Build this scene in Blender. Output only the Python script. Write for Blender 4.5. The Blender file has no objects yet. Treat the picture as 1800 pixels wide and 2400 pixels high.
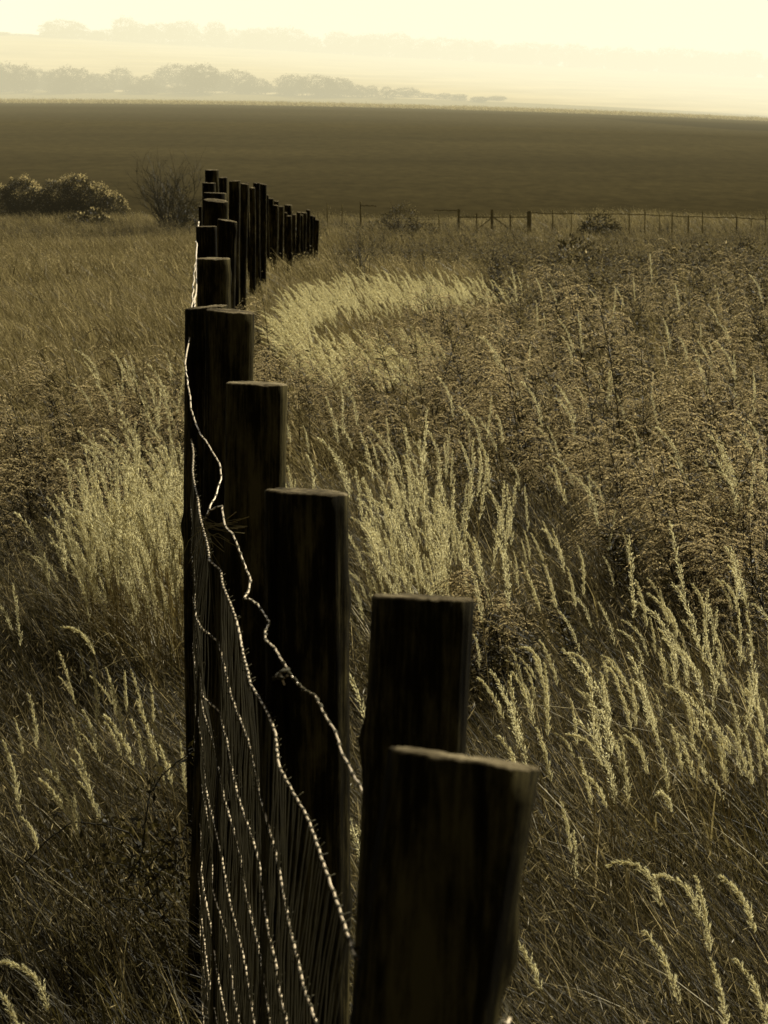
import bpy, math, random
import numpy as np
from mathutils import Vector

# ------------------------------------------------------------------ basics
rng = np.random.default_rng(7)
random.seed(7)
sc = bpy.context.scene
COL = sc.collection
CAMH = 2.8
W, H, F = 1800.0, 2400.0, 5425.0
HOR = 228.0
PITCH = math.atan((H / 2 - HOR) / F)
SRC = bpy.data.collections.new("plant_sources")     # plants the ground cover repeats


def ray(u, v):
    """direction of the sight line through a point of the photograph (used to survey the place)"""
    cx, cy, cz = (u - W / 2) / F, -(v - H / 2) / F, -1.0
    a = math.pi / 2 - PITCH
    return np.array([cx, cy * math.cos(a) - cz * math.sin(a), cy * math.sin(a) + cz * math.cos(a)])


def at(u, v, Y):
    d = ray(u, v)
    return np.array([0, 0, CAMH]) + d * (Y / d[1])


# ------------------------------------------------------------------ terrain
_Yp = np.array([-40, 6, 20, 30, 45, 60, 85, 110, 130.0])
_Dp = np.array([3.05, 3.05, 2.9, 3.15, 3.85, 4.8, 6.1, 6.8, 7.0])


def smooth(a, b, t):
    t = np.clip(t, 0, 1)
    t = t * t * (3 - 2 * t)
    return a + (b - a) * t


def ground(x, Y):
    x = np.asarray(x, float)
    Y = np.asarray(Y, float)
    xs = 0.5
    near = CAMH - np.interp(Y, _Yp, _Dp)
    near = near + 0.05 * np.sin(x * 0.9 + 1.3) * np.sin(Y * 0.55) * np.clip((Y - 2) / 10, 0, 1)
    near = near + np.clip((Y - 40) / 60, 0, 1) * (0.25 * np.sin(x * 0.21 + 2) * np.cos(Y * 0.12))
    Ys = np.maximum(Y, 120)
    u = np.clip(900 + F * x / Ys, -2500, 4300) - 900
    cy = 247 + .0239 * u + 1.3e-5 * u * u
    by = 233 + .0306 * u + 1.67e-5 * u * u
    ry = 135 + .0555 * u
    zc = CAMH - (cy - 228) * 400 / F
    zv = CAMH - (by - 228) * 590 / F
    zr = CAMH - (ry - 228) * 1000 / F
    z = near
    t = (Y - 130) / 270
    zf = CAMH - 7.0 + (zc - CAMH + 7.0) * np.clip(t, 0, 1) ** 1.15
    z = np.where(Y > 130, zf, z)
    z = np.where(Y > 400, zc - 3.0 * np.sin(np.clip((Y - 400) / 190, 0, 1) * math.pi) + (zv - zc) * np.clip((Y - 400) / 190, 0, 1), z)
    z = np.where(Y > 590, zv + (zr - zv) * np.clip((Y - 590) / 410, 0, 1), z)
    z = np.where(Y > 1000, zr - (Y - 1000) * 0.05, z)
    return z


def hit(u, v, h=0.0):
    """where the sight line through (u, v) meets the surface h above the ground"""
    d = ray(u, v)
    Y = np.concatenate([np.arange(3, 60, .1), np.arange(60, 500, .5)])
    z = CAMH + d[2] / d[1] * Y
    g = ground(d[0] / d[1] * Y, Y) + h
    k = np.nonzero(z <= g)[0]
    Yh = Y[k[0]] if len(k) else 130.0
    return d[0] / d[1] * Yh, Yh


# ------------------------------------------------------------------ materials
def new_mat(name):
    m = bpy.data.materials.new(name)
    m.use_nodes = True
    nt = m.node_tree
    nt.nodes.clear()
    out = nt.nodes.new("ShaderNodeOutputMaterial")
    return m, nt, out


def sep(v, s=0.27, g=0.79):
    """brown-toned colour of value v"""
    return (v, v * g, v * s, 1)


def leaf_mat(name, lo, hi, trans=0.45, s=0.30, g=0.795, rough=0.6, spec=0.25):
    m, nt, out = new_mat(name)
    N = nt.nodes.new
    oi = N("ShaderNodeObjectInfo")
    geo = N("ShaderNodeNewGeometry")
    add = N("ShaderNodeMath"); add.operation = 'ADD'
    fr = N("ShaderNodeMath"); fr.operation = 'FRACT'
    nt.links.new(oi.outputs["Random"], add.inputs[0])
    nt.links.new(geo.outputs["Random Per Island"], add.inputs[1])
    nt.links.new(add.outputs[0], fr.inputs[0])
    ramp = N("ShaderNodeValToRGB")
    ramp.color_ramp.elements[0].color = sep(lo, s, g)
    ramp.color_ramp.elements[0].position = 0.1
    ramp.color_ramp.elements[1].color = sep(hi, s, g)
    nt.links.new(fr.outputs[0], ramp.inputs[0])
    p = N("ShaderNodeBsdfPrincipled")
    p.inputs["Roughness"].default_value = rough
    p.inputs["Specular IOR Level"].default_value = spec
    t = N("ShaderNodeBsdfTranslucent")
    mix = N("ShaderNodeMixShader"); mix.inputs[0].default_value = trans
    nt.links.new(ramp.outputs[0], p.inputs["Base Color"])
    nt.links.new(ramp.outputs[0], t.inputs["Color"])
    nt.links.new(p.outputs[0], mix.inputs[1])
    nt.links.new(t.outputs[0], mix.inputs[2])
    nt.links.new(mix.outputs[0], out.inputs[0])
    return m


def earth_mat(name, lo, hi, scale, stretch=(1, 1, 1), s=0.27, bump=0.3, speck=0.0, streak=None):
    m, nt, out = new_mat(name)
    N = nt.nodes.new
    tc = N("ShaderNodeTexCoord")
    mp = N("ShaderNodeMapping"); mp.inputs["Scale"].default_value = stretch
    no = N("ShaderNodeTexNoise"); no.inputs["Scale"].default_value = scale
    no.inputs["Detail"].default_value = 8; no.inputs["Roughness"].default_value = .65
    ramp = N("ShaderNodeValToRGB")
    ramp.color_ramp.elements[0].color = sep(lo, s); ramp.color_ramp.elements[0].position = .35
    ramp.color_ramp.elements[1].color = sep(hi, s); ramp.color_ramp.elements[1].position = .68
    if name == "ploughed_soil":
        for e_ in ramp.color_ramp.elements:
            c_ = e_.color; e_.color = (c_[0] * 1.04, c_[0] * .79, c_[0] * .30, 1)
    p = N("ShaderNodeBsdfPrincipled"); p.inputs["Roughness"].default_value = 1
    p.inputs["Specular IOR Level"].default_value = 0.0
    nt.links.new(tc.outputs["Object"], mp.inputs[0])
    nt.links.new(mp.outputs[0], no.inputs["Vector"])
    nt.links.new(no.outputs[0], ramp.inputs[0])
    col = ramp.outputs[0]
    if streak:
        mp2 = N("ShaderNodeMapping"); mp2.inputs["Scale"].default_value = streak
        n2 = N("ShaderNodeTexNoise"); n2.inputs["Scale"].default_value = 1.0; n2.inputs["Detail"].default_value = 4
        r2 = N("ShaderNodeMapRange"); r2.inputs[1].default_value = .3; r2.inputs[2].default_value = .7
        r2.inputs[3].default_value = .74; r2.inputs[4].default_value = 1.26
        mx = N("ShaderNodeVectorMath"); mx.operation = 'SCALE'
        nt.links.new(tc.outputs["Object"], mp2.inputs[0]); nt.links.new(mp2.outputs[0], n2.inputs["Vector"])
        nt.links.new(n2.outputs[0], r2.inputs[0])
        nt.links.new(col, mx.inputs[0]); nt.links.new(r2.outputs[0], mx.inputs["Scale"])
        col = mx.outputs[0]
    nt.links.new(col, p.inputs["Base Color"])
    bp = N("ShaderNodeBump"); bp.inputs["Strength"].default_value = bump
    nt.links.new(no.outputs[0], bp.inputs["Height"]); nt.links.new(bp.outputs[0], p.inputs["Normal"])
    nt.links.new(p.outputs[0], out.inputs[0])
    return m


def wood_mat(name, lo, hi, s=0.24):
    m, nt, out = new_mat(name)
    N = nt.nodes.new
    tc = N("ShaderNodeTexCoord")
    oi = N("ShaderNodeObjectInfo")
    sh = N("ShaderNodeVectorMath"); sh.operation = 'ADD'
    sc3 = N("ShaderNodeVectorMath"); sc3.operation = 'SCALE'; sc3.inputs["Scale"].default_value = 9
    cmb = N("ShaderNodeCombineXYZ")
    nt.links.new(oi.outputs["Random"], cmb.inputs[0]); nt.links.new(oi.outputs["Random"], cmb.inputs[1]); nt.links.new(oi.outputs["Random"], cmb.inputs[2])
    nt.links.new(cmb.outputs[0], sc3.inputs[0])
    nt.links.new(tc.outputs["Object"], sh.inputs[0]); nt.links.new(sc3.outputs[0], sh.inputs[1])
    def noise(scl, st, det=6, rough=.6):
        mp = N("ShaderNodeMapping"); mp.inputs["Scale"].default_value = st
        no = N("ShaderNodeTexNoise"); no.inputs["Scale"].default_value = scl
        no.inputs["Detail"].default_value = det; no.inputs["Roughness"].default_value = rough
        nt.links.new(sh.outputs[0], mp.inputs[0]); nt.links.new(mp.outputs[0], no.inputs["Vector"])
        return no.outputs[0]
    grain = noise(95, (1, 1, .06), 8, .7)
    broad = noise(13, (1, 1, .09), 4)
    blot = noise(11, (1, 1, .35), 8, .7)
    ramp = N("ShaderNodeValToRGB")
    e = ramp.color_ramp.elements
    e[0].position = .47; e[0].color = sep(lo * .2, s, .74)
    e[1].position = .68; e[1].color = sep(hi, s + .05, .8)
    k = e.new(.57); k.color = sep(lo, s, .77)
    m1 = N("ShaderNodeMath"); m1.operation = 'MULTIPLY_ADD'; m1.inputs[1].default_value = .35
    m2 = N("ShaderNodeMath"); m2.operation = 'MULTIPLY_ADD'; m2.inputs[1].default_value = .35
    m3 = N("ShaderNodeMath"); m3.operation = 'MULTIPLY'; m3.inputs[1].default_value = .45
    nt.links.new(blot, m3.inputs[0]); nt.links.new(broad, m2.inputs[0]); nt.links.new(m3.outputs[0], m2.inputs[2])
    nt.links.new(grain, m1.inputs[0]); nt.links.new(m2.outputs[0], m1.inputs[2])
    nt.links.new(m1.outputs[0], ramp.inputs[0])
    p = N("ShaderNodeBsdfPrincipled"); p.inputs["Roughness"].default_value = .95
    p.inputs["Specular IOR Level"].default_value = .03
    bp = N("ShaderNodeBump"); bp.inputs["Strength"].default_value = .8; bp.inputs["Distance"].default_value = .006
    nt.links.new(m1.outputs[0], bp.inputs["Height"]); nt.links.new(bp.outputs[0], p.inputs["Normal"])
    nt.links.new(ramp.outputs[0], p.inputs["Base Color"])
    nt.links.new(p.outputs[0], out.inputs[0])
    return m


def plain_mat(name, v, s=.27, rough=.7, metal=0.0, spec=.3):
    m, nt, out = new_mat(name)
    N = nt.nodes.new
    tc = N("ShaderNodeTexCoord")
    no = N("ShaderNodeTexNoise"); no.inputs["Scale"].default_value = 40; no.inputs["Detail"].default_value = 3
    ramp = N("ShaderNodeValToRGB")
    ramp.color_ramp.elements[0].color = sep(v * .7, s); ramp.color_ramp.elements[0].position = .3
    ramp.color_ramp.elements[1].color = sep(min(1, v * 1.25), s); ramp.color_ramp.elements[1].position = .7
    nt.links.new(tc.outputs["Object"], no.inputs["Vector"]); nt.links.new(no.outputs[0], ramp.inputs[0])
    p = N("ShaderNodeBsdfPrincipled"); p.inputs["Roughness"].default_value = rough
    p.inputs["Metallic"].default_value = metal; p.inputs["Specular IOR Level"].default_value = spec
    nt.links.new(ramp.outputs[0], p.inputs["Base Color"])
    nt.links.new(p.outputs[0], out.inputs[0])
    return m


M = dict(
    grass=leaf_mat("dry_grass", .028, .13, .5, s=.31, rough=.6, spec=.25),
    grass_pale=leaf_mat("pale_dry_grass", .2, .6, .5, s=.38, rough=.5, spec=.3),
    meadow_soft=leaf_mat("soft_meadow_grass", .1, .3, .5, s=.34, rough=.9, spec=0),
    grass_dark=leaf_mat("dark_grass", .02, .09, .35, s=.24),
    plume=leaf_mat("plume_straw", .6, .88, .6, s=.5, g=.9),
    stem=leaf_mat("stem_straw", .22, .42, .3, s=.32),
    weed_leaf=leaf_mat("weed_leaf", .012, .075, .4, s=.28, rough=.6, spec=.25),
    weed_top=leaf_mat("weed_seed_head", .28, .85, .55, s=.4),
    weed_top_far=leaf_mat("distant_seed_head", .08, .34, .5, s=.36),
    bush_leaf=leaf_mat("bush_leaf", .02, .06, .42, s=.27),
    bush_rim_light=leaf_mat("bush_rim_light_leaf", .25, .7, .55, s=.36),  # lighter leaf colour that paints the sunlit rim
    far_leaf=leaf_mat("distant_leaf", .05, .12, .3, s=.27),
    twig=plain_mat("dark_twig", .03, .22),
    bark=plain_mat("bark", .06, .25),
    wood=wood_mat("weathered_post_wood", .016, .10, .24),
    wood_end=wood_mat("sawn_post_end", .1, .28, .4),
    wood_far=wood_mat("grey_fence_wood", .16, .28),
    zinc=plain_mat("galvanised_wire", .95, .5, .4, .1, .8),
    rust=plain_mat("rusty_wire", .05, .2, .8, .1),
    soil=earth_mat("meadow_soil", .012, .04, 3),
    plough=earth_mat("ploughed_soil", .03, .052, .9, (1, .4, 1), .28, 1.0, streak=(.02, .045, 1)),
    strip=earth_mat("stubble_strip", .16, .26, 2.0, (1, .2, 1), .3),
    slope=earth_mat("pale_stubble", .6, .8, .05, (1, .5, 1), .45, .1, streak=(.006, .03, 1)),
    track=earth_mat("worn_track", .05, .1, 3),
)


# ------------------------------------------------------------------ mesh helpers
class MB:
    def __init__(s):
        s.v, s.f, s.m, s.n = [], [], [], 0

    def add(s, v, f, mi=0):
        v = np.asarray(v, float).reshape(-1, 3)
        f = np.asarray(f, int)
        s.v.append(v)
        for row in (f + s.n).tolist():
            s.f.append(row)
        s.m += [mi] * len(f)
        s.n += len(v)

    def mesh(s, name, mats, smooth=False):
        me = bpy.data.meshes.new(name)
        V = np.concatenate(s.v) if s.v else np.zeros((0, 3))
        me.from_pydata(V.tolist(), [], s.f)
        for m in mats:
            me.materials.append(m)
        me.polygons.foreach_set("material_index", s.m)
        if smooth:
            me.polygons.foreach_set("use_smooth", [True] * len(s.f))
        me.update()
        return me


def obj(name, me, parent=None, loc=(0, 0, 0), col=COL):
    o = bpy.data.objects.new(name, me)
    col.objects.link(o)
    o.location = tuple(float(c) for c in loc)
    if parent:
        o.parent = parent
    return o


def tag(o, label=None, cat=None, group=None, kind=None):
    if label: o["label"] = label
    if cat: o["category"] = cat
    if group: o["group"] = group
    if kind: o["kind"] = kind
    return o


def tube(mb, pts, rad, n=6, mi=0, cap=True):
    P = np.asarray(pts, float)
    R = np.broadcast_to(np.asarray(rad, float), (len(P),))
    T = np.gradient(P, axis=0)
    T /= np.linalg.norm(T, axis=1)[:, None] + 1e-12
    up = np.array([0, 0, 1.0]) if abs(T[0][2]) < .9 else np.array([1.0, 0, 0])
    A = np.cross(T, up); A /= np.linalg.norm(A, axis=1)[:, None] + 1e-12
    B = np.cross(T, A)
    th = np.arange(n) * 2 * math.pi / n
    V = P[:, None, :] + R[:, None, None] * (A[:, None, :] * np.cos(th)[None, :, None] + B[:, None, :] * np.sin(th)[None, :, None])
    idx = np.arange(len(P) * n).reshape(len(P), n)
    a = idx[:-1]; b = idx[1:]
    F_ = np.stack([a, np.roll(a, -1, 1), np.roll(b, -1, 1), b], -1).reshape(-1, 4)
    mb.add(V.reshape(-1, 3), F_, mi)
    if cap and n > 2:
        mb.f.append((idx[-1] + mb.n - len(P) * n).tolist()); mb.m.append(mi)


def strips(mb, base, head, hgt, lean, curve, width, K=3, mi=0, face=None):
    """many curved tapering blades: base (n,3), head = compass angle the blade bends to"""
    n = len(base)
    t = np.linspace(0, 1, K + 1)[None, :]
    hgt = hgt[:, None]
    off = hgt * (lean[:, None] * t + curve[:, None] * t * t)
    up = hgt * t * np.sqrt(np.maximum(.08, 1 - (lean[:, None] + curve[:, None] * t * .7) ** 2 * .6))
    hx, hy = np.cos(head)[:, None], np.sin(head)[:, None]
    C = np.stack([base[:, 0:1] + off * hx, base[:, 1:2] + off * hy, base[:, 2:3] + up], -1)
    if face is None:
        face = rng.uniform(0, 2 * math.pi, n)
    wv = np.stack([np.cos(face), np.sin(face), np.zeros(n)], -1)[:, None, :]
    w = width[:, None, None] * (1 - t[..., None] ** 2 * .9) * .5
    V = np.stack([C - wv * w, C + wv * w], 2).reshape(n, -1, 3)
    idx = np.arange(n * (K + 1) * 2).reshape(n, K + 1, 2)
    F_ = np.stack([idx[:, :-1, 0], idx[:, :-1, 1], idx[:, 1:, 1], idx[:, 1:, 0]], -1).reshape(-1, 4)
    mb.add(V.reshape(-1, 3), F_, mi)
    return C


def quads(mb, pos, dirv, ln, wd, mi=0):
    """small diamond shaped leaves from pos along dirv"""
    n = len(pos)
    dirv = dirv / (np.linalg.norm(dirv, axis=1)[:, None] + 1e-9)
    r = rng.normal(size=(n, 3))
    s = np.cross(dirv, r); s /= np.linalg.norm(s, axis=1)[:, None] + 1e-9
    ln = np.broadcast_to(ln, (n,))[:, None]; wd = np.broadcast_to(wd, (n,))[:, None]
    V = np.stack([pos, pos + dirv * ln * .45 + s * wd * .5, pos + dirv * ln, pos + dirv * ln * .45 - s * wd * .5], 1)
    mb.add(V.reshape(-1, 3), np.arange(n * 4).reshape(n, 4), mi)


# ------------------------------------------------------------------ plant meshes
WIND = math.pi          # the wind bends everything to the left


def tuft_mesh(name, n, h0, h1, wd, mats, spread=.16, lean=.35, K=3, split=.21):
    mb = MB()
    for mi, cnt in ((0, int(n * (1 - split))), (1, int(n * split))):
        base = np.stack([rng.normal(0, spread, cnt), rng.normal(0, spread, cnt), np.full(cnt, -.02)], -1)
        head = WIND + rng.normal(0, .75, cnt)
        strips(mb, base, head, rng.uniform(h0, h1, cnt), rng.normal(lean, .22, cnt), rng.uniform(.1, .65, cnt),
               rng.uniform(.6, 1.4, cnt) * wd, K, mi)
    nq = n // 5
    zz = rng.uniform(.35, 1.0, nq) * h1
    pos = np.stack([rng.normal(0, spread, nq) - zz * .35, rng.normal(0, spread, nq), zz], -1)
    quads(mb, pos, rng.normal(size=(nq, 3)), rng.uniform(.015, .04, nq), wd * .55, 1)
    return mb.mesh(name, mats)


def plume_parts(h=1.0, L=.18, droop=.5, nspk=220, w=.003, seed=0, bend=.25, fat=1.0):
    """feathery reed grass stalk: (stem mesh builder, plume mesh builder)"""
    r = np.random.default_rng(seed)
    s = np.linspace(0, 1, 22)
    tot = h + L
    ang = bend * s + droop * np.clip((s - .72) / .28, 0, 1) ** 1.6      # angle from vertical
    ds = tot / 21
    x = -np.concatenate([[0], np.cumsum(np.sin(ang[:-1]) * ds)])
    z = np.concatenate([[0], np.cumsum(np.cos(ang[:-1]) * ds)])
    yy = .03 * np.sin(s * 3 + seed)
    P = np.stack([x, yy, z], -1)
    st = MB()
    tube(st, P, np.linspace(.0022, .0008, 22), 4, 0, False)
    nb = 5
    base = P[r.integers(1, 8, nb)]
    strips(st, base, WIND + r.normal(0, 1.2, nb), r.uniform(.2, .42, nb), r.uniform(.2, .6, nb), r.uniform(.3, .9, nb), np.full(nb, .006), 4, 0)
    pl = MB()
    t0 = 1 - L / tot
    nb_ = max(14, int(L * 330)); per = max(4, nspk // nb_)
    tb = np.sort((np.arange(nb_) + r.uniform(-.6, .6, nb_)) / nb_).clip(0, .985)
    env = np.minimum(1, tb * 6 + .35) * (1 - tb * .93) ** .8 * r.uniform(.45, 1.25, nb_)
    t = np.repeat(tb, per); k_ = np.tile((np.arange(per) + .5) / per, nb_)
    G_ = np.gradient(P, s, axis=0)
    sp = t0 + (1 - t0) * t
    ctr = np.stack([np.interp(sp, s, P[:, k]) for k in range(3)], -1)
    tan = np.stack([np.interp(sp, s, G_[:, k]) for k in range(3)], -1)
    tan /= np.linalg.norm(tan, axis=1)[:, None]
    rb = np.repeat(r.normal(size=(nb_, 3)) + [-.25, 0, .1], per, 0); rb -= (rb * tan).sum(1)[:, None] * tan
    rb /= np.linalg.norm(rb, axis=1)[:, None]
    bl = np.repeat(env, per) * .034 * fat
    op = np.repeat(r.uniform(.22, .6, nb_), per)
    pos = ctr + (tan + rb * op[:, None]) * (bl * k_)[:, None] + r.normal(0, .0011, (len(t), 3))
    dirv = tan + rb * (op + .15)[:, None] + r.normal(0, .22, (len(t), 3))
    quads(pl, pos, dirv, r.uniform(.006, .013, len(t)), w, 0)
    return st, pl


def weed_mesh(name, seed, h=.95, mats=None, nleaf=80, nbr=9, fluff=64, lw=.007, fw=.0042):
    """goldenrod gone to seed: leafy stem with an arching feathery head"""
    r = np.random.default_rng(seed)
    mb = MB()
    k = np.linspace(0, 1, 9)
    bend = r.uniform(.05, .28)
    P = np.stack([-bend * h * k ** 2, .08 * h * r.normal() * k ** 2, h * k], -1)
    tube(mb, P, np.linspace(.0045, .0018, 9), 4, 0, False)
    t = r.uniform(.12, .85, nleaf)
    pos = np.stack([np.interp(t, k, P[:, j]) for j in range(3)], -1)
    a = r.uniform(0, 6.283, nleaf)
    d = np.stack([np.cos(a), np.sin(a), r.uniform(-.5, .8, nleaf)], -1)
    quads(mb, pos, d, r.uniform(.05, .10, nleaf), lw, 0)
    for b in range(nbr):
        tb = .66 + .34 * (b + r.uniform()) / nbr
        o = np.array([np.interp(tb, k, P[:, j]) for j in range(3)])
        an = WIND + r.normal(0, .9)
        L = r.uniform(.13, .24) * (1.5 - tb) * 1.9
        q = np.linspace(0, 1, 7)
        B = o + np.stack([np.cos(an) * L * q, np.sin(an) * L * q, L * (.95 * q - 1.05 * q * q)], -1)
        tube(mb, B, .0012, 3, 0, False)
        tt = r.uniform(.1, 1, fluff)
        pp = np.stack([np.interp(tt, q, B[:, j]) for j in range(3)], -1) + r.normal(0, fw * .7, (fluff, 3)) + [0, 0, fw * .8]
        tan = np.stack([np.cos(an) * np.ones(fluff), np.sin(an) * np.ones(fluff), .95 - 2.1 * tt], -1)
        dd = r.normal(size=(fluff, 3)) * .3 + tan * .8 + np.array([0, 0, .3])
        quads(mb, pp, dd, r.uniform(2.2, 4, fluff) * fw, fw, 1)
    return mb.mesh(name, mats)


def source(name, me):
    return obj(name, me, col=SRC)


def scatter(name, pts, rot, scl, idx, sources, label, cat):
    """one object of ground cover: plants standing on given points of the ground"""
    me = bpy.data.meshes.new(name)
    me.from_pydata(pts.tolist(), [], [])
    a = me.attributes.new("rot", 'FLOAT_VECTOR', 'POINT'); a.data.foreach_set("vector", rot.astype(np.float32).ravel())
    a = me.attributes.new("scl", 'FLOAT', 'POINT'); a.data.foreach_set("value", scl.astype(np.float32))
    a = me.attributes.new("idx", 'INT', 'POINT'); a.data.foreach_set("value", idx.astype(np.int32))
    c = bpy.data.collections.new(name + "_sources")
    for s in sources:
        c.objects.link(s)
    o = obj(name, me)
    ng = bpy.data.node_groups.new(name + "_nodes", 'GeometryNodeTree')
    ng.interface.new_socket("Geometry", in_out='INPUT', socket_type='NodeSocketGeometry')
    ng.interface.new_socket("Geometry", in_out='OUTPUT', socket_type='NodeSocketGeometry')
    N = ng.nodes.new
    gi, go = N("NodeGroupInput"), N("NodeGroupOutput")
    ci = N("GeometryNodeCollectionInfo"); ci.inputs["Collection"].default_value = c
    ci.inputs["Separate Children"].default_value = True; ci.inputs["Reset Children"].default_value = True
    iop = N("GeometryNodeInstanceOnPoints"); iop.inputs["Pick Instance"].default_value = True
    def attr(nm, ty):
        n = N("GeometryNodeInputNamedAttribute"); n.data_type = ty; n.inputs["Name"].default_value = nm
        return n.outputs["Attribute"]
    L = ng.links.new
    L(gi.outputs[0], iop.inputs["Points"]); L(ci.outputs[0], iop.inputs["Instance"])
    L(attr("idx", 'INT'), iop.inputs["Instance Index"])
    L(attr("rot", 'FLOAT_VECTOR'), iop.inputs["Rotation"])
    L(attr("scl", 'FLOAT'), iop.inputs["Scale"])
    rl = N("GeometryNodeRealizeInstances"); L(iop.outputs[0], rl.inputs[0]); L(rl.outputs[0], go.inputs[0])
    md = o.modifiers.new("plants", 'NODES'); md.node_group = ng
    tag(o, label, cat, kind="stuff")
    return o


def on_ground(x, y, dz=0):
    return np.stack([x, y, ground(x, y) + dz], -1)


def in_poly(u, v, poly):
    p = np.array(poly, float); x0, y0 = p[:, 0], p[:, 1]; x1, y1 = np.roll(x0, -1), np.roll(y0, -1)
    ins = np.zeros(len(u), bool)
    for a, b, c, d in zip(x0, y0, x1, y1):
        cond = ((b > v) != (d > v)) & (u < (c - a) * (v - b) / (d - b + 1e-9) + a)
        ins ^= cond
    return ins


def sample_patch(poly, n, h, power=0.0):
    """n standing places whose tops (h above ground) show inside the outline; patches lie where they grow"""
    p = np.array(poly, float)
    out = []
    while len(out) < n:
        u = rng.uniform(p[:, 0].min(), p[:, 0].max(), 400); v = rng.uniform(p[:, 1].min(), p[:, 1].max(), 400)
        k = in_poly(u, v, poly)
        for a, b in zip(u[k], v[k]):
            px, py = hit(a, b, h); out.append((px + .10 * h, py))
            if len(out) >= n: break
    return np.array(out)


def shade_uv(x, Y, h=.4):
    """place on the photograph of a point h above ground"""
    z = ground(x, Y) + h - CAMH
    c, s = math.cos(PITCH), math.sin(PITCH)
    d = Y * c - z * s
    return W / 2 + F * x / d, H / 2 - F * (z * c + Y * s) / d


def cloud(x, y, s, seed=0.0):
    return (np.sin(x * s + seed) * np.sin(y * s * .8 + seed * 1.7) + np.sin(x * s * 2.1 + y * s * 1.3 + seed * 2.3) * .6
            + np.sin(y * s * 2.9 - x * s * .7 + seed) * .4) / 2


exec_sections = []

# ------------------------------------------------------------------ ground sheets
def sheet(name, ys, half, nx, mat, dz=0.0):
    mb = MB()
    xs = np.linspace(-1, 1, nx)
    V = []
    for y in ys:
        hw = half(y)
        x = xs * hw
        V.append(np.stack([x, np.full(nx, y), ground(x, np.full(nx, y)) + dz], -1))
    V = np.array(V)
    idx = np.arange(len(ys) * nx).reshape(len(ys), nx)
    F_ = np.stack([idx[:-1, :-1], idx[:-1, 1:], idx[1:, 1:], idx[1:, :-1]], -1).reshape(-1, 4)
    mb.add(V.reshape(-1, 3), F_)
    o = obj(name, mb.mesh(name, [mat], True))
    tag(o, kind="structure")
    return o


hw = lambda y: 60 + max(0, y) * .8
sheet("meadow_ground", np.concatenate([np.arange(-40, 0, 4), np.arange(0, 130.1, 1.0)]), hw, 161, M["soil"])
sheet("ploughed_field", np.concatenate([np.arange(130, 388, 4), [388]]), hw, 81, M["plough"])
sheet("stubble_strip", np.concatenate([np.arange(388, 400.1, 4), np.arange(405, 596, 10), [600]]), hw, 81, M["strip"])
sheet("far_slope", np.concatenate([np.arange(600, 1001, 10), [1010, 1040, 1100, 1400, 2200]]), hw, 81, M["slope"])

# worn track bending through the left meadow
mb = MB()
for off in (-.75, .75):
    tpts = []
    for u, v in ((455, 556), (410, 563), (370, 573), (335, 588), (300, 612), (255, 640)):
        x, y = hit(u, v, 0.02); tpts.append((x, y))
    tp = np.array(tpts); s_ = np.linspace(0, len(tp) - 1, 30)
    cx_ = np.interp(s_, range(len(tp)), tp[:, 0]) + off; cy_ = np.interp(s_, range(len(tp)), tp[:, 1])
    V = np.stack([np.stack([cx_ - .22, cy_, ground(cx_ - .22, cy_) + .03], -1), np.stack([cx_ + .22, cy_, ground(cx_ + .22, cy_) + .03], -1)], 1)
    idx = np.arange(60).reshape(30, 2)
    mb.add(V.reshape(-1, 3), np.stack([idx[:-1, 0], idx[:-1, 1], idx[1:, 1], idx[1:, 0]], -1))
tag(obj("dirt_track", mb.mesh("dirt_track", [M["track"]], True)), kind="structure")

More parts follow.
